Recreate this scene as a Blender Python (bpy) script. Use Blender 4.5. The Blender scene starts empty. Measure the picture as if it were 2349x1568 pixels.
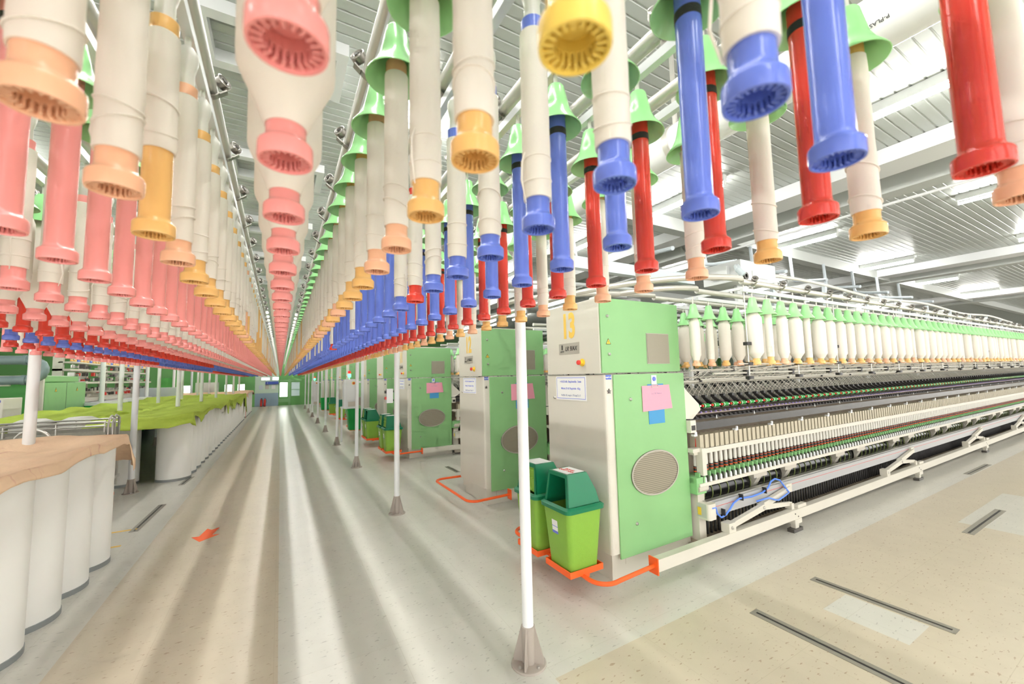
import bpy, math, random
from mathutils import Vector, Matrix
random.seed(7)
PI = math.pi
SC = bpy.context.scene
COL = SC.collection

# ------------------------------------------------------------------ materials
def mat(name, col, rough=.5, metal=0., emit=0., ecol=None, noise=0., nscale=8., bump=0., bscale=40., stretch=None, alpha=1., trans=0., spec=.5, sss=0.):
    m = bpy.data.materials.new(name); m.use_nodes = True
    nt = m.node_tree; b = nt.nodes['Principled BSDF']
    b.inputs['Base Color'].default_value = (*col, 1); b.inputs['Roughness'].default_value = rough
    b.inputs['Metallic'].default_value = metal; b.inputs['Specular IOR Level'].default_value = spec
    if alpha < 1: b.inputs['Alpha'].default_value = alpha
    if trans: b.inputs['Transmission Weight'].default_value = trans
    if emit:
        b.inputs['Emission Color'].default_value = (*(ecol or col), 1); b.inputs['Emission Strength'].default_value = emit
    if noise or bump:
        tc = nt.nodes.new('ShaderNodeTexCoord'); src = tc.outputs['Object']
        if stretch:
            mp = nt.nodes.new('ShaderNodeMapping'); mp.inputs['Scale'].default_value = stretch
            nt.links.new(src, mp.inputs['Vector']); src = mp.outputs['Vector']
    if noise:
        n = nt.nodes.new('ShaderNodeTexNoise'); n.inputs['Scale'].default_value = nscale; n.inputs['Detail'].default_value = 4
        nt.links.new(src, n.inputs['Vector'])
        mx = nt.nodes.new('ShaderNodeMix'); mx.data_type = 'RGBA'
        mx.inputs[6].default_value = (*[c*(1-noise) for c in col], 1); mx.inputs[7].default_value = (*[min(1, c*(1+noise)) for c in col], 1)
        nt.links.new(n.outputs['Fac'], mx.inputs[0]); nt.links.new(mx.outputs[2], b.inputs['Base Color'])
    if bump:
        n2 = nt.nodes.new('ShaderNodeTexNoise'); n2.inputs['Scale'].default_value = bscale; nt.links.new(src, n2.inputs['Vector'])
        bp = nt.nodes.new('ShaderNodeBump'); bp.inputs['Strength'].default_value = bump; bp.inputs['Distance'].default_value = .01
        nt.links.new(n2.outputs['Fac'], bp.inputs['Height']); nt.links.new(bp.outputs['Normal'], b.inputs['Normal'])
    return m

def yarn_mat(name, col):
    m = mat(name, col, .75, spec=.2); nt = m.node_tree; b = nt.nodes['Principled BSDF']
    tc = nt.nodes.new('ShaderNodeTexCoord'); w = nt.nodes.new('ShaderNodeTexWave'); w.bands_direction = 'Z'
    w.inputs['Scale'].default_value = 170; w.inputs['Distortion'].default_value = 1.0; w.inputs['Detail'].default_value = 2
    nt.links.new(tc.outputs['Object'], w.inputs['Vector'])
    mx = nt.nodes.new('ShaderNodeMix'); mx.data_type = 'RGBA'
    mx.inputs[6].default_value = (*[c*.93 for c in col], 1); mx.inputs[7].default_value = (*col, 1)
    nt.links.new(w.outputs['Fac'], mx.inputs[0]); nt.links.new(mx.outputs[2], b.inputs['Base Color'])
    bp = nt.nodes.new('ShaderNodeBump'); bp.inputs['Strength'].default_value = .12; bp.inputs['Distance'].default_value = .002
    nt.links.new(w.outputs['Fac'], bp.inputs['Height']); nt.links.new(bp.outputs['Normal'], b.inputs['Normal'])
    return m

def floor_mat(name, col, fleck, fl_amt):
    m = mat(name, col, .28, spec=.5); nt = m.node_tree; b = nt.nodes['Principled BSDF']; L = nt.links.new
    tc = nt.nodes.new('ShaderNodeTexCoord')
    n1 = nt.nodes.new('ShaderNodeTexNoise'); n1.inputs['Scale'].default_value = 6; n1.inputs['Detail'].default_value = 6
    L(tc.outputs['Object'], n1.inputs['Vector'])
    mx = nt.nodes.new('ShaderNodeMix'); mx.data_type = 'RGBA'
    mx.inputs[6].default_value = (*[c*.90 for c in col], 1); mx.inputs[7].default_value = (*[min(1, c*1.06) for c in col], 1)
    L(n1.outputs['Fac'], mx.inputs[0])
    mp = nt.nodes.new('ShaderNodeMapping'); mp.inputs['Scale'].default_value = (26, 60, 1); L(tc.outputs['Object'], mp.inputs['Vector'])
    n2 = nt.nodes.new('ShaderNodeTexNoise'); n2.inputs['Scale'].default_value = 1; n2.inputs['Detail'].default_value = 2; L(mp.outputs['Vector'], n2.inputs['Vector'])
    r = nt.nodes.new('ShaderNodeValToRGB'); r.color_ramp.elements[0].position = .64; r.color_ramp.elements[1].position = .70
    r.color_ramp.elements[0].color = (0, 0, 0, 1); r.color_ramp.elements[1].color = (fl_amt,)*3 + (1,)
    L(n2.outputs['Fac'], r.inputs['Fac'])
    m2 = nt.nodes.new('ShaderNodeMix'); m2.data_type = 'RGBA'; L(r.outputs['Color'], m2.inputs[0]); L(mx.outputs[2], m2.inputs[6]); m2.inputs[7].default_value = (*fleck, 1)
    # faint tile joints, 0.6 m
    br = nt.nodes.new('ShaderNodeTexBrick'); br.offset = 0; br.inputs['Scale'].default_value = 1; br.inputs['Brick Width'].default_value = .61; br.inputs['Row Height'].default_value = .61
    br.inputs['Mortar Size'].default_value = .0015; br.inputs['Color1'].default_value = (1, 1, 1, 1); br.inputs['Color2'].default_value = (.97, .97, .97, 1); br.inputs['Mortar'].default_value = (.88, .87, .84, 1)
    L(tc.outputs['Object'], br.inputs['Vector'])
    m3 = nt.nodes.new('ShaderNodeMix'); m3.data_type = 'RGBA'; m3.blend_type = 'MULTIPLY'; m3.inputs[0].default_value = 1
    L(m2.outputs[2], m3.inputs[6]); L(br.outputs['Color'], m3.inputs[7]); L(m3.outputs[2], b.inputs['Base Color'])
    return m

def cloth_mat(name, col, stain=None):
    m = mat(name, col, .85, spec=.1); nt = m.node_tree; b = nt.nodes['Principled BSDF']; L = nt.links.new
    tc = nt.nodes.new('ShaderNodeTexCoord')
    n = nt.nodes.new('ShaderNodeTexNoise'); n.inputs['Scale'].default_value = 5; n.inputs['Detail'].default_value = 5; L(tc.outputs['Object'], n.inputs['Vector'])
    mx = nt.nodes.new('ShaderNodeMix'); mx.data_type = 'RGBA'; mx.inputs[6].default_value = (*[c*.9 for c in col], 1); mx.inputs[7].default_value = (*[min(1, c*1.08) for c in col], 1)
    L(n.outputs['Fac'], mx.inputs[0]); out = mx.outputs[2]
    if stain:
        v = nt.nodes.new('ShaderNodeTexNoise'); v.inputs['Scale'].default_value = 1.7; v.inputs['Detail'].default_value = 3; v.inputs['Distortion'].default_value = 1.5; L(tc.outputs['Object'], v.inputs['Vector'])
        r = nt.nodes.new('ShaderNodeValToRGB'); e = r.color_ramp.elements
        e[0].position = .485; e[0].color = (0, 0, 0, 1); e[1].position = .515; e[1].color = (0, 0, 0, 1)
        k = e.new(.5); k.color = (.55, .55, .55, 1)
        L(v.outputs['Fac'], r.inputs['Fac'])
        v2 = nt.nodes.new('ShaderNodeTexNoise'); v2.inputs['Scale'].default_value = .9; L(tc.outputs['Object'], v2.inputs['Vector'])
        r2 = nt.nodes.new('ShaderNodeValToRGB'); r2.color_ramp.elements[0].position = .50; r2.color_ramp.elements[1].position = .62; L(v2.outputs['Fac'], r2.inputs['Fac'])
        mm = nt.nodes.new('ShaderNodeMix'); mm.data_type = 'RGBA'; mm.blend_type = 'MULTIPLY'; mm.inputs[0].default_value = 1; L(r.outputs['Color'], mm.inputs[6]); L(r2.outputs['Color'], mm.inputs[7]); r = mm
        m2 = nt.nodes.new('ShaderNodeMix'); m2.data_type = 'RGBA'; L(r.outputs[2], m2.inputs[0]); L(out, m2.inputs[6]); m2.inputs[7].default_value = (*stain, 1); out = m2.outputs[2]
    L(out, b.inputs['Base Color'])
    n2 = nt.nodes.new('ShaderNodeTexNoise'); n2.inputs['Scale'].default_value = 14; n2.inputs['Detail'].default_value = 3; L(tc.outputs['Object'], n2.inputs['Vector'])
    bp = nt.nodes.new('ShaderNodeBump'); bp.inputs['Strength'].default_value = .3; bp.inputs['Distance'].default_value = .03
    L(n2.outputs['Fac'], bp.inputs['Height']); L(bp.outputs['Normal'], b.inputs['Normal'])
    return m

def lines_mat(name, c1, c2, scale, axis='Z'):
    m = mat(name, c1, .5, .2); nt = m.node_tree; b = nt.nodes['Principled BSDF']
    tc = nt.nodes.new('ShaderNodeTexCoord'); w = nt.nodes.new('ShaderNodeTexWave'); w.bands_direction = axis; w.inputs['Scale'].default_value = scale
    nt.links.new(tc.outputs['Object'], w.inputs['Vector'])
    mx = nt.nodes.new('ShaderNodeMix'); mx.data_type = 'RGBA'; mx.inputs[6].default_value = (*c1, 1); mx.inputs[7].default_value = (*c2, 1)
    nt.links.new(w.outputs['Fac'], mx.inputs[0]); nt.links.new(mx.outputs[2], b.inputs['Base Color'])
    return m

M = {}
M['pink'] = mat('pink plastic', (.97, .35, .33), .22)
M['red'] = mat('red plastic', (.80, .065, .042), .2)
M['blue'] = mat('blue plastic', (.145, .215, .71), .22)
M['amber'] = mat('amber plastic', (.91, .53, .18), .26)
M['peach'] = mat('peach plastic', (.95, .52, .32), .26)
M['yellow'] = mat('yellow plastic', (.93, .66, .13), .32)
M['yarn'] = yarn_mat('cream roving', (.91, .855, .765))
M['band'] = mat('black tape', (.03, .03, .028), .6, bump=.2, bscale=300)
M['cap'] = mat('green plastic cap', (.40, .83, .36), .2)
M['holder'] = mat('ivory plastic', (.74, .72, .66), .35)
M['steel'] = mat('brushed steel', (.60, .58, .54), .3, .75)
M['alu'] = mat('aluminium', (.72, .73, .74), .35, .5)
M['rail'] = mat('rail metal', (.66, .64, .58), .38, .55)
M['beamgrey'] = mat('satin grey aluminium', (.46, .465, .47), .4, .3)
M['mutedgrey'] = mat('grey sheet', (.22, .215, .18), .45, .2)
M['hangsteel'] = mat('dull steel', (.36, .34, .31), .3, .8)
M['darksteel'] = mat('dark steel', (.14, .13, .12), .4, .7)
M['white'] = mat('white paint', (.82, .83, .83), .4)
M['beige'] = mat('warm beige enamel', (.68, .645, .56), .42, noise=.03, nscale=3)
M['beige2'] = mat('greyer beige enamel', (.60, .56, .48), .5, noise=.05, nscale=9)
M['green'] = mat('soft green enamel', (.25, .50, .21), .42, noise=.06, nscale=4)
M['green2'] = mat('deep and shaded green enamel', (.08, .38, .07), .45, noise=.05, nscale=2)  # dark cabinet paint; on the left housing, shade put into the green
M['railgreen'] = mat('spindle rail green', (.25, .52, .22), .5)
M['limerim'] = mat('lime rim', (.30, .36, .12), .5)
M['rollgreen'] = mat('roller green', (.02, .33, .05), .4)
M['black'] = mat('black rubber', (.022, .02, .02), .45)
M['blackgloss'] = mat('black gloss', (.012, .012, .012), .2)
M['purple'] = mat('purple plastic', (.30, .22, .52), .4)
M['slotsteel'] = mat('worn steel', (.36, .34, .29), .4, .5)
M['orange'] = mat('orange paint', (.95, .13, .02), .35)
M['redpl'] = mat('red button', (.75, .05, .04), .35)
M['binlime'] = mat('lime plastic', (.245, .47, .055), .45, noise=.05, nscale=30, bump=.1, bscale=150)
M['bingreen'] = mat('bottle green plastic', (.005, .19, .085), .35)
M['bindark'] = mat('mid green plastic', (.0, .33, .05), .4)
M['paper'] = mat('white paper', (.86, .86, .84), .7)
M['pinkpaper'] = mat('pink paper', (.88, .36, .46), .7, noise=.02, nscale=40)
M['bluecard'] = mat('blue card', (.06, .30, .58), .6)
M['bluetag'] = mat('blue label', (.07, .12, .50), .4)
M['bluink'] = mat('blue ink', (.16, .2, .72), .6)
M['greyink'] = mat('grey ink', (.3, .32, .45), .6)
M['redink'] = mat('red ink', (.7, .08, .06), .6)
M['inkblack'] = mat('black ink', (.03, .03, .03), .5)
M['yellownum'] = mat('yellow ochre paint', (.86, .56, .10), .5)
M['plate'] = mat('grey name plate', (.45, .42, .36), .45, .2)
M['louvre'] = lines_mat('louvre mesh', (.19, .17, .12), (.38, .34, .26), 22)
M['mesh'] = lines_mat('fine grille mesh', (.27, .245, .19), (.38, .345, .27), 60)
M['warn'] = mat('warning yellow', (.9, .6, .05), .5)
M['basebrown'] = mat('grey brown casting', (.42, .37, .32), .5)
M['castbrown'] = mat('brown casting', (.40, .33, .25), .55)
M['cannwhite'] = mat('white can plastic', (.90, .89, .85), .45, noise=.02, nscale=4)
M['canrim'] = mat('grey can rim', (.30, .32, .32), .4, .3)
M['peachcloth'] = cloth_mat('peach cloth', (.92, .66, .45), (.55, .14, .16))
M['limecloth'] = cloth_mat('lime cloth', (.45, .57, .09))
M['batting'] = mat('white batting', (.85, .84, .80), .9, bump=.5, bscale=60)
M['panelgrey'] = mat('mottled grey panel', (.33, .32, .27), .6, noise=.18, nscale=60)
M['bluepipe'] = mat('blue hose', (.10, .25, .85), .35)
M['greypipe'] = mat('grey blue pvc', (.19, .26, .26), .35)
M['pvc'] = mat('white pvc pipe', (.78, .80, .78), .25)
M['ceil'] = mat('grey green sheet', (.50, .53, .50), .38, .15)
M['ceilbeam'] = mat('grey beam', (.58, .60, .57), .5)
M['lampbody'] = mat('lamp batten', (.80, .82, .80), .4)
M['lamp'] = mat('lit tube', (1, 1, 1), .4, emit=50., ecol=(1., .985, .95))
M['winlit'] = mat('daylit glass', (.9, .95, .9), .2, emit=2.2, ecol=(.98, 1, .96))
M['windim'] = mat('dim glass', (.45, .55, .52), .1, emit=.12, ecol=(.8, 1, .95))
M['wallgreen'] = mat('green wall paint', (.17, .44, .13), .5, noise=.04, nscale=1)
M['wallpale'] = mat('pale green wall paint', (.62, .76, .62), .5)
M['dado'] = mat('grey blue dado paint', (.33, .45, .56), .5)
M['wallwhite'] = mat('off white wall', (.72, .74, .70), .6)
M['floorgrey'] = floor_mat('grey vinyl tile', (.67, .65, .58), (.30, .28, .25), .55)
M['floorbeige'] = floor_mat('beige vinyl tile', (.63, .55, .42), (.33, .20, .11), .65)
M['strip'] = mat('smoky strip', (.06, .06, .062), .15, alpha=.9)
M['sep'] = mat('translucent beige plate', (.50, .45, .33), .5)
M['brassdark'] = mat('fluted steel roller', (.35, .28, .24), .35, .8)
M['redlamp'] = mat('red lamp dome', (.8, .02, .02), .3, emit=.4)
M['greenlamp'] = mat('green lamp lit', (.0, .7, .2), .3, emit=5., ecol=(.05, 1, .35))
M['smalllamp'] = mat('small round lamp', (1, 1, .95), .3, emit=3.)
M['yellowtape'] = mat('yellow tape', (.85, .55, .10), .5)
M['greybeam'] = mat('pale blue grey paint', (.62, .68, .72), .4)
M['cream'] = mat('cream rail paint', (.78, .76, .68), .4)

# ------------------------------------------------------------------ mesh builder
class MB:
    def __init__(s): s.v = []; s.f = []; s.m = []; s.sm = []
    def add(s, vs, fs, mi=0, smooth=False):
        o = len(s.v); s.v += [tuple(p) for p in vs]
        for f in fs: s.f.append([i+o for i in f]); s.m.append(mi); s.sm.append(smooth)
        return s
    def box(s, x0, x1, y0, y1, z0, z1, mi=0):
        vs = [(x, y, z) for z in (z0, z1) for y in (y0, y1) for x in (x0, x1)]
        return s.add(vs, [(0, 2, 3, 1), (4, 5, 7, 6), (0, 1, 5, 4), (2, 6, 7, 3), (0, 4, 6, 2), (1, 3, 7, 5)], mi)
    def rbox(s, x0, x1, y0, y1, z0, z1, r=.01, mi=0, n=3):      # box with rounded vertical edges
        pts = []
        for cx, cy, a in ((x1-r, y1-r, 0), (x0+r, y1-r, 90), (x0+r, y0+r, 180), (x1-r, y0+r, 270)):
            for i in range(n+1):
                t = math.radians(a+90*i/n); pts.append((cx+r*math.cos(t), cy+r*math.sin(t)))
        return s.prism(pts, z0, z1, mi)
    def prism(s, pts, z0, z1, mi=0):
        n = len(pts)
        vs = [(x, y, z0) for x, y in pts]+[(x, y, z1) for x, y in pts]
        return s.add(vs, [list(range(n))[::-1], list(range(n, 2*n))]+[(i, (i+1) % n, n+(i+1) % n, n+i) for i in range(n)], mi)
    def ext(s, pts, a, b, plane='YZ', mi=0):                    # polygon in a plane extruded along the third axis
        n = len(pts)
        def P(p, t): return (t, p[0], p[1]) if plane == 'YZ' else (p[0], t, p[1])
        vs = [P(p, a) for p in pts]+[P(p, b) for p in pts]
        return s.add(vs, [list(range(n)), list(range(n, 2*n))[::-1]]+[(i, n+i, n+(i+1) % n, (i+1) % n) for i in range(n)], mi)
    def tube(s, path, r, n=8, mi=0, caps=True, closed=False):
        P = [Vector(p) for p in path]; k = len(P); rs = r if isinstance(r, (list, tuple)) else [r]*k
        vs = []; up = None
        for i, p in enumerate(P):
            if closed: t = (P[(i+1) % k]-P[i-1])
            else: t = (P[min(i+1, k-1)]-P[max(i-1, 0)])
            t = t.normalized()
            if up is None: up = t.orthogonal().normalized()
            up = (up-t*up.dot(t)); up = up.normalized() if up.length > 1e-6 else t.orthogonal().normalized()
            w = t.cross(up)
            for j in range(n):
                a = 2*PI*j/n; vs.append(p+(up*math.cos(a)+w*math.sin(a))*rs[i])
        fs = []
        for i in range(k if closed else k-1):
            i2 = (i+1) % k
            for j in range(n): fs.append((i*n+j, i*n+(j+1) % n, i2*n+(j+1) % n, i2*n+j))
        s.add(vs, fs, mi, True)
        if caps and not closed:
            o = len(s.v)-k*n
            s.f.append([o+j for j in range(n)][::-1]); s.m.append(mi); s.sm.append(False)
            s.f.append([o+(k-1)*n+j for j in range(n)]); s.m.append(mi); s.sm.append(False)
        return s
    def lathe(s, prof, n=16, c=(0, 0, 0), mi=0, axis='Z', caps=False, sx=1., sy=1.):
        vs = []
        for r, z in prof:
            for j in range(n):
                a = 2*PI*j/n; x, y = r*math.cos(a)*sx, r*math.sin(a)*sy
                if axis == 'Z': p = (c[0]+x, c[1]+y, c[2]+z)
                elif axis == 'X': p = (c[0]+z, c[1]+x, c[2]+y)
                else: p = (c[0]+y, c[1]+z, c[2]+x)
                vs.append(p)
        fs = [(i*n+j, i*n+(j+1) % n, (i+1)*n+(j+1) % n, (i+1)*n+j) for i in range(len(prof)-1) for j in range(n)]
        if caps:
            fs.append(list(range(n))[::-1]); fs.append([(len(prof)-1)*n+j for j in range(n)])
        mm = mi if isinstance(mi, (list, tuple)) else None
        if mm is None: return s.add(vs, fs, mi, True)
        o = len(s.v); s.v += vs
        for q, f in enumerate(fs):
            s.f.append([i+o for i in f]); s.m.append(mm[min(q//n, len(mm)-1)]); s.sm.append(True)
        return s
    def quad(s, a, b, c, d, mi=0): return s.add([a, b, c, d], [(0, 1, 2, 3)], mi)
    def mesh(s, name, mats, ang=35):
        me = bpy.data.meshes.new(name); me.from_pydata(s.v, [], s.f); me.update()
        for m in (mats if isinstance(mats, (list, tuple)) else [mats]): me.materials.append(M[m] if isinstance(m, str) else m)
        me.polygons.foreach_set('material_index', s.m)
        me.polygons.foreach_set('use_smooth', s.sm)
        if any(s.sm) and ang: me.set_sharp_from_angle(angle=math.radians(ang))
        return me
    def build(s, name, mats, parent=None, ang=35, bevel=0.):
        return link(name, s.mesh(name, mats, ang), parent, bevel)

def link(name, me, parent=None, bevel=0.):
    o = bpy.data.objects.new(name, me); COL.objects.link(o)
    if parent: o.parent = parent
    if bevel:
        md = o.modifiers.new('b', 'BEVEL'); md.width = bevel; md.segments = 2; md.limit_method = 'ANGLE'; md.angle_limit = math.radians(50)
    return o
def thing(name, label, cat, loc=(0, 0, 0), group=None, rz=0.):
    o = bpy.data.objects.new(name, None); COL.objects.link(o); o.location = loc; o.rotation_euler = (0, 0, rz)
    o.empty_display_size = .05
    return tag(o, label, cat, group)
def tag(o, label, cat, group=None):
    o['label'] = label; o['category'] = cat
    if group: o['group'] = group
    return o
def struct(o): o['kind'] = 'structure'; return o
def copy_tree(o, parent=None):
    c = o.copy(); COL.objects.link(c)
    if parent is not None: c.parent = parent
    for ch in KIDS.get(o.name, ()): copy_tree(ch, c)
    return c
KIDS = {}
def index_kids(roots):
    for r in roots:
        KIDS[r.name] = list(r.children)
        index_kids(r.children)

ORD = ['nearest', 'second', 'third', 'fourth', 'fifth', 'sixth', 'seventh', 'eighth', 'ninth', 'tenth', 'eleventh', 'twelfth', 'thirteenth', 'fourteenth', 'fifteenth', 'sixteenth', 'seventeenth', 'eighteenth', 'nineteenth']
TENS = ['twenty', 'thirty', 'forty', 'fifty', 'sixty', 'seventy']; TENTH = ['twentieth', 'thirtieth', 'fortieth', 'fiftieth', 'sixtieth', 'seventieth']
def ordinal(i, first='nearest'):
    if i == 0: return first
    if i < 19: return ORD[i]
    n = i+1; t, u = divmod(n, 10)
    if u == 0: return TENTH[t-2]
    return TENS[t-2]+'-'+['', 'first', 'second', 'third', 'fourth', 'fifth', 'sixth', 'seventh', 'eighth', 'ninth'][u]

# text as a flat mesh; origin at centre, text in local XZ facing -Y
def text_mesh(txt, size, m, squash=1., bold=0., ext=.0006, name='lettering', shear=0.):
    cu = bpy.data.curves.new(name, 'FONT'); cu.body = txt; cu.size = size; cu.align_x = 'CENTER'; cu.align_y = 'CENTER'
    cu.extrude = ext; cu.offset = bold; cu.resolution_u = 4; cu.shear = shear
    o = bpy.data.objects.new('tmp', cu); COL.objects.link(o)
    dg = bpy.context.evaluated_depsgraph_get(); me = bpy.data.meshes.new_from_object(o.evaluated_get(dg))
    COL.objects.unlink(o); bpy.data.objects.remove(o)
    for v in me.vertices: v.co = Vector((v.co.x*squash, -v.co.z, v.co.y))
    me.materials.clear(); me.materials.append(M[m]); me.name = name
    return me
def text(txt, size, m, loc, face, parent=None, squash=1., bold=0., name='lettering', shear=0., rot=None):
    o = link(name, text_mesh(txt, size, m, squash, bold, name=name, shear=shear), parent); o.location = loc
    o.rotation_euler = rot if rot else {'-Y': (0, 0, 0), '-X': (0, 0, -PI/2), '+X': (0, 0, PI/2), '+Z': (-PI/2, 0, 0)}[face]
    return o

# ------------------------------------------------------------------ camera
F_PX = 921.92; CAMZ = 1.5
RX, RY, RZ = Vector((0.86701295, -0.02052102, -0.49786286)), Vector((-0.49771798, -0.08334318, -0.86332539)), Vector((-0.02377716, 0.99630959, -0.0824733))
cam = bpy.data.cameras.new('camera'); co = bpy.data.objects.new('camera', cam); COL.objects.link(co)
cam.sensor_width = 36; cam.lens = F_PX/2349*36; cam.clip_start = .02; cam.clip_end = 200
co.matrix_world = Matrix(((RX.x, RX.y, RX.z, 0), (RY.x, RY.y, RY.z, 0), (RZ.x, RZ.y, RZ.z, CAMZ), (0, 0, 0, 1)))
cam.dof.use_dof = True; cam.dof.focus_distance = 3.0; cam.dof.aperture_fstop = 3.2
SC.camera = co
def pix(x, y, z):
    d = Vector((x, y, z-CAMZ)); c = [RX[i]*d.x+RY[i]*d.y+RZ[i]*d.z for i in range(3)]
    if c[2] > -.05: return None
    return 1174.5+F_PX*c[0]/-c[2], 784-F_PX*c[1]/-c[2], -c[2]

# ------------------------------------------------------------------ setting
YW = 28.5
XL, XR = -15., 46.
fl = MB(); ZN = 0
def fpoly(x0, x1, y0, y1, mi): fl.quad((x0, y0, 0), (x1, y0, 0), (x1, y1, 0), (x0, y1, 0), mi)
fpoly(XL, -1.03, -4, YW, 0); fpoly(-1.03, .02, -4, YW, 1); fpoly(.02, 1.21, -4, YW, 0)
fpoly(1.21, XR, 1.75, YW, 0)
for a, b, c, d, mi in ((1.21, 2.97, -4, 1.75, 1), (2.97, 3.28, -4, .94, 1), (2.97, 3.28, .94, 1.34, 0), (2.97, 3.28, 1.34, 1.75, 1), (3.28, 5.65, -4, 1.75, 1),
                       (5.65, 7.3, -4, .94, 1), (5.65, 7.3, .94, 1.34, 0), (5.65, 7.3, 1.34, 1.75, 1), (7.3, XR, -4, 1.75, 1)): fpoly(a, b, c, d, mi)
struct(fl.build('floor', ['floorgrey', 'floorbeige']))
# ribbed sheet ceiling: ribs along X
CZ = 4.14
ce = MB(); y = -4.0; pts = []
while y < YW:
    pts += [(y, CZ), (y+.006, CZ+.010), (y+.016, CZ+.010), (y+.022, CZ)]; y += .106
pts.append((YW, CZ)); n = len(pts)
ce.add([(XL, p[0], p[1]) for p in pts]+[(XR, p[0], p[1]) for p in pts], [(i, i+1, n+i+1, n+i) for i in range(n-1)])
struct(ce.build('ceiling', 'ceil'))
# far wall with openings
w = MB()
def wall_x(x0, x1, z0, z1, mi, y=YW, t=.2): w.box(x0, x1, y, y+t, z0, z1, mi)
WN = [(-.04, .42, .5, 1.42), (.58, 1.08, .53, 1.42)]+[(-1.55-.62*i, -1.18-.62*i, .94, 1.36) for i in range(1, 6)]+[(-.42, -.08, 1.55, 1.74), (-1.0, -.55, 1.55, 1.72)]
xs = sorted({XL, XR, -1.3, -.08}|{a for q in WN for a in q[:2]})
for a, b in zip(xs, xs[1:]):
    cm = (a+b)/2; z = 0.
    ws = sorted([q for q in WN if q[0] <= cm <= q[1]], key=lambda q: q[2])
    pale = -1.3 < cm < -.08
    def seg(z0, z1):
        if z1-z0 < 1e-4: return
        if pale:
            if z0 < .78: wall_x(a, b, z0, min(.78, z1), 1)
            if z1 > .78: wall_x(a, b, max(.78, z0), z1, 2)
        else: wall_x(a, b, z0, z1, 0)
    for q in ws: seg(z, q[2]); z = q[3]
    seg(z, CZ+.05)
struct(w.build('wall_back', ['wallgreen', 'dado', 'wallpale']))
for i, q in enumerate(WN):
    dim = i in (1,)
    wn = MB(); wn.box(q[0], q[1], YW+.06, YW+.08, q[2], q[3])
    p = struct(wn.build('window_%d' % (i+1), 'windim' if dim else 'winlit'))
    fr = MB(); t = .025 if i < 2 else .014
    fr.box(q[0], q[1], YW+.02, YW+.055, q[2], q[2]+t); fr.box(q[0], q[1], YW+.02, YW+.055, q[3]-t, q[3])
    fr.box(q[0], q[0]+t, YW+.02, YW+.055, q[2]+t, q[3]-t); fr.box(q[1]-t, q[1], YW+.02, YW+.055, q[2]+t, q[3]-t)
    zm = q[2]+(q[3]-q[2])*.45
    if i < 7: fr.box(q[0]+t, q[1]-t, YW+.02, YW+.055, zm, zm+t)
    if 2 <= i < 7:
        for k in range(1, 5): fr.box(q[0]+t, q[1]-t, YW+.025, YW+.05, q[2]+k*.085, q[2]+k*.085+.008)
    fr.build('window_frame', 'railgreen' if i < 7 else 'white', p)
d = MB(); d.box(.44, .56, YW-.03, YW, 0, 1.6); d.box(-.08, .44, YW-.02, YW, .2, .42); d.box(-.08, 1.16, YW-.025, YW, 1.46, 1.56)
struct(d.build('trim_1', 'railgreen'))
for nm, x0, x1 in (('wall_left', XL-.2, XL), ('wall_right', XR, XR+.2)):
    q = MB(); q.box(x0, x1, -4, YW, 0, CZ+.05); struct(q.build(nm, 'wallwhite'))
# far wall signs and notices
t = thing('hanging_sign', 'long blue sign board high on the far pale wall', 'sign', (-.43, YW-.06, 1.3)); b = MB(); b.box(-.34, .34, -.02, .02, 0, .17); b.build('board', 'bluetag', t)
text('2', .12, 'white', (-.24, -.022, .085), '-Y', t); b = MB(); b.box(-.02, .02, .02, .06, .02, .15); b.build('bracket', 'white', t)
for i, (x, z, wd, h, mm, lb) in enumerate(((-.78, 1.03, .19, .24, 'beige2', 'beige notice sheet on the far wall left under the blue sign'), (-.45, 1.02, .2, .24, 'paper', 'white notice sheet on the far wall under the blue sign'), (-1.1, 1.0, .2, .26, 'greybeam', 'pale grey notice sheet on the far wall nearest the cans'))):
    b = MB(); b.box(x, x+wd, YW-.012, YW, z, z+h); tag(b.build('notice', mm), lb, 'notice')
# fire extinguishers
def extinguisher(x, y, lb):
    t = thing('fire_extinguisher', lb, 'fire extinguisher', (x, y, 0))
    b = MB(); b.lathe([(.001, .02), (.055, .02), (.058, .04), (.058, .36), (.045, .41), (.02, .44), (.016, .46), (.001, .46)], 12); b.build('cylinder', 'redpl', t)
    b = MB(); b.box(-.03, .05, -.01, .01, .46, .49); b.tube([(.03, 0, .47), (.07, 0, .42), (.07, 0, .2)], .008, 6); b.build('valve', 'inkblack', t)
    b = MB(); b.lathe([(.06, 0), (.06, .03), (.05, .03)], 12); b.build('foot_ring', 'inkblack', t)
extinguisher(-.96, 28.3, 'red fire extinguisher by the far blue dado, left of the pair')
extinguisher(-.78, 28.3, 'red fire extinguisher by the far blue dado, right of the pair')

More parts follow.
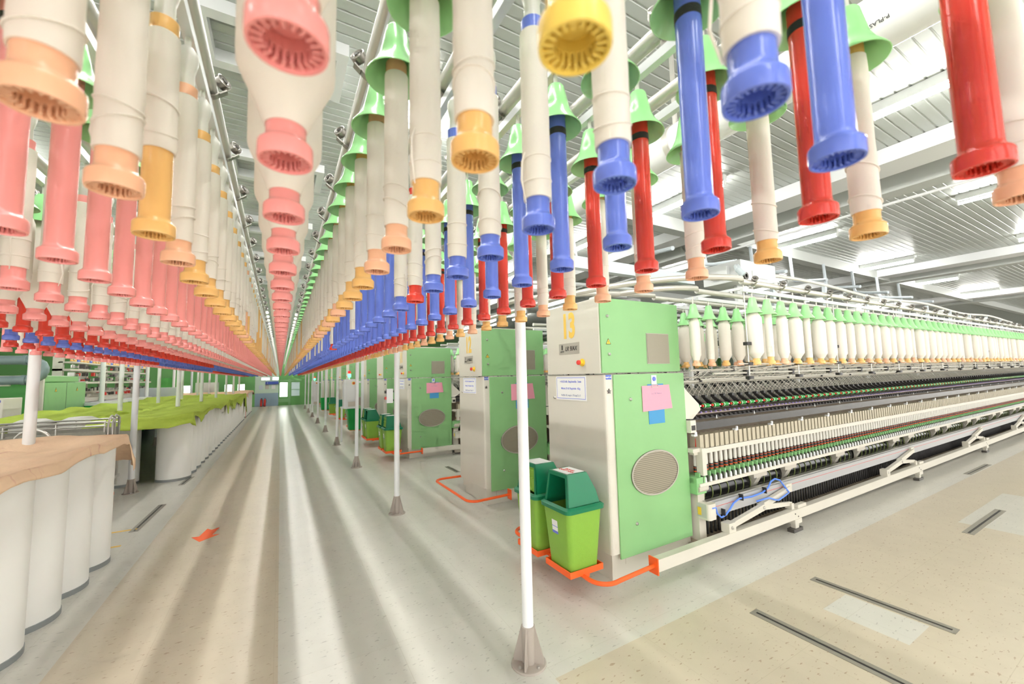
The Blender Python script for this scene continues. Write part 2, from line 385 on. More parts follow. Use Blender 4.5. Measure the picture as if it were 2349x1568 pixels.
# ------------------------------------------------------------------ ceiling beams, frames, lamps
k = 0
for X in (-5.6, 6.3, 14.2, 22.2):
    k += 1; b = MB(); b.box(X, X+.48, -4, YW, CZ-.19, CZ-.002); struct(b.build('trim_%d' % (k+1), 'white'))
    b = MB(); b.box(X+.9, X+1.2, -4, YW, CZ-.26, CZ-.002); struct(b.build('trim_%d' % (k+11), 'ceilbeam'))
b = MB(); b.box(4.6, XR, 4.4, 4.6, CZ-.22, CZ-.004); struct(b.build('trim_20', 'ceilbeam'))
b = MB(); b.box(8.6, XR, 8.9, 9.1, CZ-.22, CZ-.004); struct(b.build('trim_21', 'ceilbeam'))
Y0 = 3.2
for j, yy in enumerate((1.15, 3.2, 5.27, 7.4, 9.5, 11.7)):
    fx = thing('ceiling_frame', 'white rectangular frame on the ribbed ceiling, %s along the aisle' % ordinal(j), 'ceiling frame', (-.08, yy, CZ), 'ceiling frames above the aisle')
    b = MB(); W2 = .5
    b.box(-W2, W2, 0, .09, -.1, -.001); b.box(-W2, W2, .52, .61, -.1, -.001); b.box(-W2, -W2+.08, .09, .52, -.1, -.001); b.box(W2-.08, W2, .09, .52, -.1, -.001)
    b.build('frame', 'white', fx)
def lamp(x, y0, lb, L=1.2, z=4.0):
    t = thing('ceiling_lamp', lb, 'lamp', (x, y0, z), 'fluorescent battens on the ceiling')
    LAMPS.append(t)
    b = MB(); b.box(-.03, .03, -.02, L+.02, .045, CZ-z-.001); b.box(-.02, .02, -.015, .0, -.02, .045); b.box(-.02, .02, L, L+.015, -.02, .045)
    if x == 0: b.box(-.15, .15, -.02, L+.02, .035, .045); b.box(-.15, -.145, -.02, L+.02, -.01, .035); b.box(.145, .15, -.02, L+.02, -.01, .035)  # aisle row only: added hood that keeps tube light off the ceiling
    b.build('batten', 'lampbody', t)
    b = MB(); b.lathe([(.001, 0), (.018, .001), (.018, L-.001), (.001, L)], 10, axis='Y'); b.build('tube', 'lamp', t)
LAMPS = []
lab = {5.16: 'line past the outermost roving row', 9.13: 'line beyond the wide white beam', 13.1: 'third line to the right', 17.1: 'fourth line to the right', 21.6: 'fifth line to the right',
       1.2: 'line above the white posts', -2.8: 'line above the lime cloths', -6.8: 'line above the left machines', 0.: 'line over the aisle middle', .75: 'line just right of the aisle middle'}
for X, y0, dy, nn in ((5.16, .3, 2.79, 9), (9.13, .57, 2.79, 9), (13.1, .57, 2.79, 6), (17.1, .7, 2.79, 5), (21.6, .7, 2.79, 4), (1.2, -2.4, 2.79, 11), (-2.8, -2.4, 2.79, 11), (-6.8, .4, 2.79, 9), (0., -3., 1.36, 22)):
    for i in range(nn): lamp(X, y0+dy*i, 'lit fluorescent batten on the ceiling, %s in the %s' % (ordinal(i), lab[X]))
t = thing('round_lamp', 'small round glowing lamp on the ceiling right of the white rail beam', 'lamp', (8.4, 4.1, CZ)); b = MB(); b.lathe([(.001, -.07), (.06, -.06), (.08, -.02), (.08, -.001)], 14); b.build('dome', 'smalllamp', t)
b = MB(); b.tube([(7.3, -1, 3.75), (7.3, 8, 3.75)], .02, 8)
for q in (0., 2.2, 4.4, 6.6): b.box(7.28, 7.32, q, q+.04, 3.76, CZ-.02)
tag(b.build('conduit', 'white'), 'thin white conduit hung below the ceiling beside the grey beam', 'conduit')
# white pvc duct along the aisle side
t = thing('ceiling_duct', 'thick white plastic pipe running under the ceiling above the coloured bobbins', 'pipe', (2.62, 0, 3.25))
b = MB(); b.lathe([(.001, -3.5), (.14, -3.5), (.14, 5.6), (.14, 24.), (.001, 24)], 24, axis='Y'); b.build('pipe', 'pvc', t)
for q in (1.9, 4.7, 7.5, 10.3, 13.1): b = MB(); b.lathe([(.141, q), (.146, q), (.146, q+.05), (.141, q+.05)], 24, axis='Y'); b.box(-.01, .01, q+.01, q+.04, .14, CZ-3.25-.001); b.build('strap', 'rail', t)
text('P-PLAST TN', .026, 'inkblack', (-.1226, .70, -.0708), None, t, rot=(Matrix.Rotation(-PI/2, 3, 'Z') @ Matrix.Rotation(PI/6, 3, 'X') @ Matrix.Rotation(PI, 3, 'Y')).to_euler())

# ------------------------------------------------------------------ bobbins
ZB = 1.78
def tube_mesh(c, cut):
    b = MB(); N = 20 if not cut else 8
    if cut:
        b.lathe([(.018, .432), (.0235, .432), (.0235, .045), (.0325, .026), (.0325, .002), (.026, .0), (.02, .02), (.001, .02)], N)
    else:
        b.lathe([(.016, .30), (.018, .432), (.0235, .432), (.0235, .036), (.0242, .031), (.0262, .0275), (.0298, .0245), (.0318, .022), (.0323, .0195), (.0323, .003), (.0315, .0), (.0285, .0), (.0278, .004), (.0272, .012), (.0185, .013), (.0178, .024), (.001, .024)], 28)
        for i in range(20):
            a = 2*PI*i/20; ca, sa = math.cos(a), math.sin(a)
            def P(r, tt, z): return (r*ca-tt*sa, r*sa+tt*ca, z)
            b.add([P(.0185, -.0012, .002), P(.0278, -.0016, .002), P(.0278, .0016, .002), P(.0185, .0012, .002), P(.0185, -.0012, .0135), P(.0278, -.0016, .0135), P(.0278, .0016, .0135), P(.0185, .0012, .0135)],
                  [(0, 1, 2, 3), (0, 4, 5, 1), (3, 2, 6, 7), (0, 3, 7, 4), (1, 5, 6, 2)])
    return b.mesh('tube', c)
def yarn_mesh(kind, var=0):
    b = MB(); N = 26; rnd = random.Random(100+var)
    if kind == 'full':
        R = .0575
        b.lathe([(.0235, .046), (.0250, .046), (.031, .062), (.0535, .112), (.0568, .121), (R, .132), (R+.0006, .24), (R, .34), (.052, .36), (.03, .405), (.0235, .412)], 32)
    elif kind == 'mid':
        R = [.049, .054, .042, .056][var % 4]
        b.lathe([(.0235, .046), (.0255, .046), (R*.84, .078), (R, .092), (R, .25), (R*.995, .36), (.027, .41), (.0235, .414)], N)
    elif kind == 'half':
        b.lathe([(.0235, .165), (.0265, .165), (.0285, .178), (.0275, .195), (.0268, .26), (.0266, .40), (.0235, .404)], N)
    else:
        R = .0262+.0006*(var % 3)
        z0 = .052+.004*(var % 3)
        pr = [(.0236, z0), (R-.0004, z0), (R, z0+.004)]
        for i in range(1, 12): pr.append((R+rnd.uniform(-.0003, .0006), z0+.004+i*(.40-z0)/12))
        pr += [(R-.0003, .404), (.0236, .406)]
        b.lathe(pr, N)
    if kind in ('thin', 'half'):                                # loose wraps of roving
        R = .0268
        for q in range(2):
            zc = (.075+.05*q+rnd.uniform(0, .03)) if kind == 'thin' else (.20+.06*q); tl = rnd.uniform(-.012, .012); ph = rnd.uniform(0, 6)
            path = [((R+.001)*math.cos(a), (R+.001)*math.sin(a), zc+tl*math.cos(a+ph)) for a in [2*PI*i/20 for i in range(20)]]
            b.tube(path, .0016, 5, closed=True)
        if var % 4 == 1 and kind == 'thin':                     # a loose tail
            a = rnd.uniform(3.4, 5.2); ca, sa = math.cos(a), math.sin(a)
            b.tube([(R*ca, R*sa, .15), ((R+.008)*ca, (R+.008)*sa, .13), ((R+.012)*ca+.004, (R+.012)*sa, .09), ((R+.006)*ca, (R+.006)*sa+.004, .05)], [.0018, .002, .002, .001], 5)
    return b.mesh('roving', 'yarn')
COLS = ['pink', 'red', 'blue', 'amber', 'peach', 'yellow']
TUBE = {c: tube_mesh(c, False) for c in COLS}
YARN = {}
for v in range(6): YARN['thin', v] = yarn_mesh('thin', v)
for v in range(4): YARN['mid', v] = yarn_mesh('mid', v)
YARN['full', 0] = yarn_mesh('full'); YARN['half', 0] = yarn_mesh('half')
bb = MB(); bb.lathe([(.0235, .375), (.0243, .375), (.0243, .393), (.0235, .393)], 24); BAND = bb.mesh('tape_band', 'band')
def lowpoly(b, x, y, z, colour_i, kind, cap):
    """a distant bobbin, appended to one mesh"""
    N = 8
    b.lathe([(.0235, .432), (.0235, .045), (.0325, .026), (.0325, .0), (.02, .004), (.001, .01)], N, (x, y, z), colour_i)
    if kind == 'full': b.lathe([(.024, .046), (.0575, .125), (.0575, .34), (.024, .41)], N, (x, y, z), 6)
    elif kind == 'mid': b.lathe([(.024, .046), (.043, .09), (.043, .36), (.024, .41)], N, (x, y, z), 6)
    elif kind == 'thin': b.lathe([(.0235, .055), (.0267, .056), (.0267, .40), (.0235, .404)], N, (x, y, z), 6)
    elif kind == 'half': b.lathe([(.0235, .17), (.0267, .172), (.0267, .40), (.0235, .404)], N, (x, y, z), 6)
# rows: name, X, first Y, state function -> (colour, kind), has cap, phrase
rr = random.Random(11)
def st_C(k): return 'pink', 'full'
def st_R(k):
    seq = ['yellow', 'amber', 'amber', 'peach', 'peach', 'amber', 'amber', 'amber', 'peach', 'amber']
    c = seq[k] if k < 10 else rr.choice(['amber', 'peach', 'amber'])
    return c, ('none' if k > 22 and rr.random() < .45 else 'thin')
def st_S(k):
    if k in (6, 19): return 'red', 'thin'
    return 'blue', ('thin' if k < 8 or rr.random() < .3 else 'none')
def st_T(k): return 'blue', 'none'
def st_U(k): return ('red', 'none')
def st_V(k): return rr.choice(['amber', 'peach', 'peach', 'amber']), 'thin'
def st_A(k):
    if k == 4: return 'amber', 'half'
    return rr.choice(['amber', 'amber', 'peach']), ('none' if k > 18 and rr.random() < .4 else ('half' if k > 12 and rr.random() < .3 else 'thin'))
def st_B(k): return 'pink', 'none'
def st_D(k): return 'pink', 'thin'
def st_E(k): return 'pink', 'full'
def st_F(k): return ('red', 'none') if k < 44 else ('blue', 'none')
def st_G(k): return 'blue', 'thin'
def st_H(k): return ('red', 'none') if k < 36 or k > 60 else ('blue', 'none')
def st_I(k): return 'pink', ('none' if k % 3 else 'thin')
ROWS = [('C', 0., .368, st_C, 0, 'middle row over aisle', 1), ('R', .216, .253, st_R, 1, 'row just right of middle', -1), ('S', .43, .218, st_S, 0, 'second row right of middle', -1),
        ('T', .653, .232, st_T, 1, 'third row right of middle', -1), ('U', .878, .142, st_U, 1, 'fourth row right of middle', -1), ('V', 1.095, .14, st_V, 1, 'row above right white posts', -1),
        ('A', -.212, .144, st_A, 0, 'row just left of middle', 1), ('B', -.43, .21, st_B, 1, 'second row left of middle', 1), ('D', -.65, .19, st_D, 0, 'third row left of middle', 1),
        ('E', -.868, .29, st_E, 1, 'fourth row left of middle', 1), ('F', -1.085, .16, st_F, 1, 'fifth row left of middle', 1), ('G', -1.3, .2, st_G, 0, 'sixth row left of middle', 1),
        ('H', -1.51, .12, st_H, 1, 'seventh row left of middle', 1), ('I', -1.72, .18, st_I, 1, 'row above left white posts', 1)]
PITCH = .207; YEND = 26.4
# holder meshes
hb = MB(); hb.lathe([(.001, .43), (.017, .43), (.0175, .435), (.0165, .47), (.019, .48), (.0225, .497), (.0235, .508), (.022, .52), (.012, .535), (.007, .54), (.006, .585), (.001, .585)], 16)
hb.lathe([(.0165, .34), (.0172, .36), (.0165, .43)], 12); HOLD = hb.mesh('bobbin_holder', 'holder')
hb = MB(); hb.lathe([(.001, .425), (.014, .425), (.016, .47), (.012, .50), (.006, .53), (.0055, .585), (.001, .585)], 14); HOLDCAP = hb.mesh('bobbin_holder', 'holder')
hb = MB(); hb.lathe([(.0065, .522), (.020, .522), (.0235, .517), (.0345, .462), (.038, .448), (.049, .424), (.066, .401), (.0675, .397), (.066, .3965), (.048, .420), (.0368, .445), (.0335, .459), (.0225, .513), (.006, .5135)], 32); CAP = hb.mesh('dust_cap', 'cap', 50)
# roller hanger on a round rail (rail axis along Y, wheel toward +X)
def hanger_mesh(s):
    b = MB(); r = .030; hw = .011
    arc = [(math.cos(a)*r, math.sin(a)*r) for a in [math.radians(q) for q in range(175, 336, 20)]]
    arc2 = [(x*1.12, z*1.12) for x, z in arc]
    n = len(arc); vs = []
    for yy in (-hw, hw): vs += [(s*x, yy, z) for x, z in arc]+[(s*x, yy, z) for x, z in arc2]
    fs = []
    for i in range(n-1): fs += [(n+i, n+i+1, 3*n+i+1, 3*n+i), (i, 2*n+i, 2*n+i+1, i+1), (i, i+1, n+i+1, n+i), (2*n+i, 3*n+i, 3*n+i+1, 2*n+i+1)]
    b.add(vs, fs, 0, True)
    b.add([(s*.028, -hw, -.016), (s*.028, hw, -.016), (s*.046, hw, .0), (s*.046, -hw, .0), (s*.030, -hw, -.019), (s*.030, hw, -.019), (s*.049, hw, -.003), (s*.049, -hw, -.003)],
          [(0, 1, 2, 3), (7, 6, 5, 4), (0, 3, 7, 4), (1, 5, 6, 2), (2, 6, 7, 3)], 0)
    # wheel
    c = Vector((s*.034, 0, .026)); ax = Vector((s*.62, -.55, .35)).normalized(); u = ax.orthogonal().normalized(); w2 = ax.cross(u)
    prof = [(.009, .010), (.011, .011), (.0135, .007), (.019, .008), (.0205, .011), (.023, .010), (.023, -.010), (.001, -.010)]; N = 20; vs = []
    for rr_, h in prof:
        for j in range(N):
            a = 2*PI*j/N; vs.append(c+ax*h+(u*math.cos(a)+w2*math.sin(a))*rr_)
    b.add(vs, [(i*N+j, i*N+(j+1) % N, (i+1)*N+(j+1) % N, (i+1)*N+j) for i in range(len(prof)-1) for j in range(N)], 0, True)
    b.tube([c-ax*.012, c+ax*.013], .008, 10, 1)
    b.box(-.009, .009, -.012, .012, -.075, -.031)               # plate down to the train bar
    return b.mesh('roller_hanger', ['hangsteel', 'darksteel'])
HANG = {1: hanger_mesh(1), -1: hanger_mesh(-1)}
ZR = ZB+.64; ZBAR = ZB+.575
FAR = {}
CAND = []
for ri, (nm, X, y0, st, cap, phrase, side) in enumerate(ROWS):
    dz = -.003*max(0, 'ABDEFGHI'.find(nm)+1)
    k = -2; idx = 0
    while True:
        yk = y0+k*PITCH
        if yk > YEND: break
        if yk > -.35:
            c, kind = st(max(k, 0)); kk = k
            p = pix(X, yk, ZB+dz+.2); pb = pix(X, yk, ZB+dz+.02); size = 0
            vis = False
            for q in (0, .1, .2, .3, .43):
                pp = pix(X, yk, ZB+dz+q)
                if pp and -15 < pp[0] < 2364 and -5 < pp[1] < 1568: vis = True
            pm = pb or p
            if vis and pm: size = 1/pm[2]
            CAND.append([size, ri, k, X, yk, dz, c, kind, cap])
        k += 1
CAND.sort(key=lambda q: -q[0])
N_IND = 236
IND, REST = CAND[:N_IND], CAND[N_IND:]
IND.sort(key=lambda q: (q[1], q[4]))
LOOK = {'none': {'pink': 'bare pink bobbin', 'red': 'bare red bobbin', 'blue': 'bare blue bobbin', 'amber': 'bare amber bobbin', 'peach': 'bare peach bobbin', 'yellow': 'bare yellow bobbin'},
        'thin': 'cream bobbin with %s foot', 'full': 'fat cream bobbin with %s foot', 'half': 'half stripped bobbin with long %s foot', 'mid': 'well filled cream bobbin with %s foot'}
def look(c, kind): return LOOK['none'][c] if kind == 'none' else LOOK[kind] % c
def make_bobbin(x, y, z, c, kind, cap, label, group):
    t = thing('roving_bobbin', label, 'bobbin', (x, y, z), group, random.uniform(0, 6.28))
    link('tube', TUBE[c], t)
    if kind == 'none':
        if c in ('blue', 'red', 'pink'): link('tape_band', BAND, t)
    else:
        nv = {'thin': 6, 'mid': 4}.get(kind, 1); link('roving', YARN[kind, random.randrange(nv)], t)
    return t
cnt = {}
HOLDERS = {}
for s, ri, k, X, yk, dz, c, kind, cap in IND:
    i = cnt.get(ri, 0); cnt[ri] = i+1
    ph = ROWS[ri][5]
    lb = '%s, %s from camera in %s' % (look(c, kind), ordinal(i), ph) if i else '%s, nearest the camera in %s' % (look(c, kind), ph)
    make_bobbin(X, yk, ZB+dz, c, kind, cap, lb, 'bobbins in the '+ph)
    HOLDERS.setdefault(ri, []).append((yk, True))
far = MB()
for s, ri, k, X, yk, dz, c, kind, cap in REST:
    lowpoly(far, X, yk, ZB+dz, COLS.index(c), kind, cap)
    HOLDERS.setdefault(ri, []).append((yk, False))
fo = far.build('distant_bobbins', COLS+['yarn']); tag(fo, 'distant hanging bobbins shrinking into coloured stripes toward the far wall', 'bobbins'); fo['kind'] = 'stuff'
# trains and rails
for ri, (nm, X, y0, st, cap, phrase, side) in enumerate(ROWS):
    dz = -.003*max(0, 'ABDEFGHI'.find(nm)+1)
    t = thing('overhead_rail', 'round grey overhead rail along the aisle above the '+phrase, 'rail', (X, 0, ZR+dz), 'overhead rails along the aisle')
    b = MB(); b.lathe([(.001, -.8), (.0225, -.8), (.0225, YEND), (.001, YEND)], 14, axis='Y'); b.build('rail_tube', 'rail', t)
    t = thing('bobbin_train', 'long hanging bar train with roller hangers carrying the '+phrase, 'bobbin train', (X, 0, ZBAR+dz), 'bar trains under the overhead rails')
    b = MB(); b.box(-.011, .011, -.8, YEND, -.014, .014); b.build('bar', 'alu', t)
    hs = MB(); nh = 0
    q = 0
    while True:
        yy = y0+.1+(q-2)*2*PITCH
        if yy > YEND: break
        if yy > -.4:
            if nh < 16:
                h = link('roller_hanger', HANG[side], t); h.location = (0, yy, ZR-ZBAR); nh += 1
            else:
                hs.box(-.03, .03, yy-.011, yy+.011, ZR-ZBAR-.05, ZR-ZBAR-.03); hs.lathe([(.001, -.01), (.023, -.01), (.023, .01), (.001, .01)], 8, (side*.034, yy, ZR-ZBAR+.026), axis='Y')
        q += 1
    if hs.v: hs.build('roller_hangers', 'steel', t)['kind'] = 'stuff'
    rest = MB(); nI = 0
    for yk, ind in sorted(HOLDERS[ri]):
        if ind and nI < 100:
            nI += 1
            h = link('bobbin_holder', HOLDCAP if cap else HOLD, t); h.location = (0, yk, ZB-ZBAR)
            if cap: link('dust_cap', CAP, h)
        else:
            rest.lathe([(.016, .425), (.022, .5), (.006, .54), (.006, .575)], 6, (0, yk, ZB-ZBAR), 0)
            if cap: rest.lathe([(.067, .397), (.037, .448), (.023, .518), (.001, .522)], 10, (0, yk, ZB-ZBAR), 1)
    if rest.v: rest.build('bobbin_holders', ['holder', 'cap'], t)['kind'] = 'stuff'

# ------------------------------------------------------------------ white posts
def post(x, y, r, lb, grp, top=2.62):
    t = thing('white_post', lb, 'post', (x, y, 0), grp)
    b = MB(); b.lathe([(r, .1), (r, top), (.001, top)], 20); b.build('pole', 'white', t)
    b = MB(); b.lathe([(.001, 0), (.092, 0), (.092, .006), (.088, .009), (r+.003, .009), (r+.006, .19), (r, .192)], 24)
    for i in range(4):
        a = PI/4+i*PI/2; ca, sa = math.cos(a), math.sin(a)
        def P(rr_, tt, z): return (rr_*ca-tt*sa, rr_*sa+tt*ca, z)
        vs = [P(r, -.004, .009), P(.082, -.004, .009), P(.082, -.004, .03), P(r+.006, -.004, .19), P(r, .004, .009), P(.082, .004, .009), P(.082, .004, .03), P(r+.006, .004, .19)]
        b.add(vs, [(0, 1, 2, 3), (7, 6, 5, 4), (0, 4, 5, 1), (1, 5, 6, 2), (2, 6, 7, 3)])
    b.build('base', 'basebrown', t, bevel=0)
    for i in range(4):
        a = i*PI/2+.25; b = MB(); b.lathe([(.001, .018), (.007, .018), (.008, .010), (.008, .0085)], 6, (.066*math.cos(a), .066*math.sin(a), 0)); b.build('bolt', 'steel', t)
    return t
for i in range(9): post(1.155, 1.906+2.752*i, .0295, 'white post on grey foot beside the green cabinets, %s from the camera' % ordinal(i, 'nearest') if i else 'white post on grey foot beside the green cabinets, nearest the camera', 'white posts beside the machines')
for i in range(8): post(-1.765, 4.85+2.752*i, .036, 'white post among the cans on the aisle edge, %s from the camera' % ordinal(i) if i else 'white post behind the peach cloth, nearest the camera', 'white posts among the cans')
for i in range(5): post(-2.62, 10.36+2.752*i, .036, 'white post deep behind the lime cloths, %s from the camera' % ordinal(i) if i else 'white post deep behind the lime cloths, nearest the camera', 'white posts behind the lime cloths')
for i in range(5): post(-3.95, 14.2+4*i, .05, 'white post in front of the left machines, %s from the camera' % ordinal(i) if i else 'white post in front of the left machines, nearest the camera', 'white posts before the left machines', 2.9)

# ------------------------------------------------------------------ ring spinning machines
MX, MY = 2.07, 2.235                     # world place of the nearest machine's front left corner
XE = 16.5                                # local end of the spinning section
def ell(cx, cz, rx, rz, n=40): return [(cx+rx*math.cos(2*PI*i/n), cz+rz*math.sin(2*PI*i/n)) for i in range(n)]
PM = {}                                  # part meshes shared between machines
def pm(key, fn):
    if key not in PM: PM[key] = fn()
    return PM[key]
def m_plinth():
    b = MB(); b.box(.05, .90, .06, .69, 0, .10); b.box(.028, .90, .035, .715, .10, .195, 0); b.box(.155, .165, .0345, .035, .1, .195, 1); return b.mesh('plinth', ['beige', 'beige2'])
def m_lower():
    b = MB(); b.rbox(0, .868, 0, .75, .2, 1.488, .022); return b.mesh('lower_cabinet', 'beige')
def m_upper():
    b = MB(); b.rbox(-.012, .872, .032, .71, 1.497, 2.07, .004)
    b.box(.25, .6, .2, .5, 2.07, 2.10, 1); return b.mesh('upper_cabinet', ['beige', 'beige2'])
def m_door(x0, x1, z0, z1, y0, y1):
    b = MB(); b.box(x0, x1, y0, y1, z0, z1); return b.mesh('door', 'green')
def m_oval():
    b = MB(); b.ext(ell(.467, .727, .262, .169), -.020, -.013, 'XZ', 0)
    e = ell(.467, .727, .262, .169); e2 = ell(.467, .727, .25, .157); n = len(e)
    b.add([(x, -.024, z) for x, z in e]+[(x, -.024, z) for x, z in e2]+[(x, -.013, z) for x, z in e], [(i, (i+1) % n, n+(i+1) % n, n+i) for i in range(n)]+[(i, 2*n+i, 2*n+(i+1) % n, (i+1) % n) for i in range(n)], 1)
    return b.mesh('oval_vent', ['louvre', 'plate'])
def m_grille():
    b = MB(); b.box(.48, .735, .012, .018, 1.57, 1.808); b.box(.475, .74, .015, .0195, 1.565, 1.813, 1); return b.mesh('square_vent', ['mesh', 'plate'])
def m_lock():
    b = MB(); b.lathe([(.001, -.012), (.007, -.012), (.012, -.006), (.013, 0)], 14, axis='Y'); b.box(-.0015, .0015, -.0135, -.012, -.006, .006, 1); return b.mesh('lock', ['steel', 'inkblack'])
def m_warn():
    b = MB(); b.ext([(-.026, -.02), (.026, -.02), (0, .026)], -.0012, 0, 'XZ', 1); b.ext([(-.02, -.0165), (.02, -.0165), (0, .018)], -.002, -.0012, 'XZ', 0)
    b.ext([(.001, .008), (-.005, -.004), (0, -.003), (-.002, -.012), (.006, -.001), (.001, -.001)], -.0026, -.002, 'XZ', 1); return b.mesh('warning_triangle', ['warn', 'inkblack'])
def m_star():
    pts = [((.020 if i % 2 == 0 else .0085)*math.sin(i*PI/5), (.020 if i % 2 == 0 else .0085)*math.cos(i*PI/5)) for i in range(10)]
    b = MB(); b.ext(pts, -.008, 0, 'XZ'); return b.mesh('star_key', 'darksteel')
def m_stop():
    b = MB(); b.lathe([(.030, 0), (.030, -.006), (.012, -.008), (.012, -.03)], 18, axis='X', mi=1); b.lathe([(.012, -.03), (.019, -.032), (.019, -.045), (.015, -.05), (.001, -.051)], 18, axis='X', mi=0)
    return b.mesh('stop_button', ['redpl', 'warn'])
def m_bumper():
    z = .152; b = MB(); pts = [(.215, -.175, z), (-.17, -.195, z)]
    def arc(cx, cy, r, a0, a1): return [(cx+r*math.cos(math.radians(a0+(a1-a0)*i/6)), cy+r*math.sin(math.radians(a0+(a1-a0)*i/6)), z) for i in range(7)]
    pts = [(.215, -.175, z), (-.12, -.195, z)]+arc(-.17, -.085, .115, 270, 180)+arc(-.17, .83, .115, 180, 90)+[(-.12, .945, z), (.215, .925, z)]
    b.tube(pts, .0145, 10); b.box(.213, .223, -.215, -.135, .1, .21); b.box(.213, .223, .885, .965, .1, .21); return b.mesh('bumper_rail', 'orange')
def m_railbeam():
    b = MB()
    for y0, y1 in ((-.205, -.145), (.895, .955)):
        b.box(.223, XE, y0, y1, .115, .197)
        x = 2.05
        while x < XE:
            b.box(x, x+.12, y0-.005, y1+.14 if y0 < 0 else y1+.01, .075, .115); b.box(x-.02, x+.14, y0+.0, y1, .0, .03, 1); b.box(x+.03, x+.09, y0+.01, y1-.01, .03, .075)
            for q in (0, .05): b.lathe([(.001, -.004), (.007, -.003), (.007, 0)], 8, (x+.02+q, y0, .165-.03*(q > 0)), axis='Y', mi=1)
            x += 3.15
    return b.mesh('guard_rail', ['beige', 'darksteel'])
def m_core():
    b = MB(); b.box(.9, XE, .07, .68, .05, .125); b.box(.9, XE, .22, .53, .13, 1.05, 1)
    b.box(.9, XE, -.062, -.05, .025, .125); b.box(.9, XE, -.05, .08, .10, .13, 1)
    x = 1.25
    while x < XE: b.box(x, x+.07, -.0635, -.062, .06, .095, 2); x += .75
    return b.mesh('section_base', ['beige2', 'castbrown', 'black'])
def m_drum():
    b = MB(); b.lathe([(.001, .9), (.105, .9), (.105, XE), (.001, XE)], 20, (0, .13, .445), 0, 'X')
    x = .98
    while x < XE: b.lathe([(.104, x), (.111, x), (.111, x+.006), (.104, x+.006)], 20, (0, .13, .445), 1, 'X'); x += .115
    return b.mesh('drive_drum', ['blackgloss', 'limerim'])
def m_brackets():
    b = MB(); x = 0
    b.ext([(-.03, .555), (.18, .555), (.18, .33), (.08, .33), (.01, .42), (-.03, .49)], x, x+.075); b.ext([(-.04, .556), (.0, .556), (.0, .50), (-.04, .50)], x-.06, x+.16)
    return b.mesh('frame_bracket', 'beige2')
def m_doff():
    b = MB(); b.box(.90, XE, -.125, -.04, .325, .432); b.box(.90, XE, -.1265, -.125, .395, .398, 1); b.box(.95, XE, -.1, -.06, .432, .440, 2)
    return b.mesh('doffing_beam', ['beamgrey', 'redpl', 'steel'])
def m_doffend():
    b = MB(); b.rbox(.90, 1.0, -.15, -.03, .31, .435, .02); b.box(.896, .9, -.08, -.05, .34, .40, 1); return b.mesh('beam_end', ['beige', 'warn'])
def m_pegs(x0, x1):
    b = MB(); x = x0
    while x < x1: b.lathe([(.011, .13), (.008, .295), (.001, .298)], 7, (x, .005, 0)); x += .052
    return b.mesh('conveyor_pegs', 'black')
def m_spindlerail():
    b = MB(); b.box(.87, XE, -.05, .09, .585, .625); b.box(.87, .99, -.075, .09, .5, .63)
    x = .93
    while x < XE: b.box(x, x+.016, -.058, -.02, .59, .66); x += .07
    return b.mesh('spindle_rail', 'railgreen')
def m_beigerail():
    b = MB(); b.box(.9, XE, -.085, -.055, .555, .583); return b.mesh('lower_rail', 'beige')
def m_whitepegs():
    b = MB(); x = .99
    while x < XE: b.lathe([(.001, .583), (.010, .583), (.010, .612), (.007, .624), (.001, .628)], 7, (x, -.072, 0)); b.box(x-.035, x-.026, -.075, -.05, .565, .635, 1); x += .07
    return b.mesh('brake_levers', ['white', 'darksteel'])
def m_ringrail():
    b = MB(); b.box(.905, XE, -.04, .005, .805, .845); b.box(.905, XE, .005, .06, .825, .845, 0); return b.mesh('ring_rail', 'beige')
def m_spindle():
    b = MB(); b.lathe([(.006, .60), (.009, .625), (.006, .648)], 8, mi=2); b.lathe([(.016, .648), (.0175, .652), (.0175, .700), (.015, .705)], 12, mi=0)
    b.lathe([(.0176, .659), (.0181, .661), (.0181, .665), (.0176, .667)], 12, mi=1); b.lathe([(.0176, .690), (.0178, .691), (.0178, .693), (.0176, .694)], 12, mi=1)
    b.lathe([(.0135, .703), (.0165, .72), (.0155, .80), (.013, .838), (.011, .84)], 12, mi=3); return b.mesh('spindle', ['black', 'orange', 'darksteel', 'holder'])
def m_sep():
    b = MB(); b.ext([(-.045, .85), (.055, .85), (.055, .965), (-.045, .962)], -.0012, .0012); b.ext([(-.045, .85), (-.045, .962), (-.041, .962), (-.041, .85)], -.004, .042); return b.mesh('separator', 'sep')
def m_strip():
    b = MB(); b.box(.885, XE, -.043, -.038, 1.005, 1.07); return b.mesh('suction_strip', 'strip')
def m_stripclips():
    b = MB(); x = .93
    while x < XE:
        b.lathe([(.001, -.012), (.012, -.01), (.012, .0)], 10, (x, -.045, .985), axis='Y'); b.box(x-.02, x+.02, -.05, -.02, .958, .975); b.ext([(-.05, 1.085), (-.04, 1.085), (-.045, 1.115)], x+.3, x+.305); x += .58
    return b.mesh('strip_clips', 'white')
def m_draft():
    b = MB()
    for y, z, r, mi in ((.035, 1.125, .014, 0), (.12, 1.155, .013, 0), (.19, 1.20, .013, 0)): b.lathe([(.001, .9), (r, .9), (r, XE), (.001, XE)], 10, (0, y, z), mi, 'X')
    b.box(.9, XE, .0, .22, 1.085, 1.105, 1)
    b.ext([(.2, 1.06), (.24, 1.06), (.36, 1.33), (.32, 1.33)], .9, XE, mi=2)
    return b.mesh('drafting_rollers', ['brassdark', 'black', 'mutedgrey'])
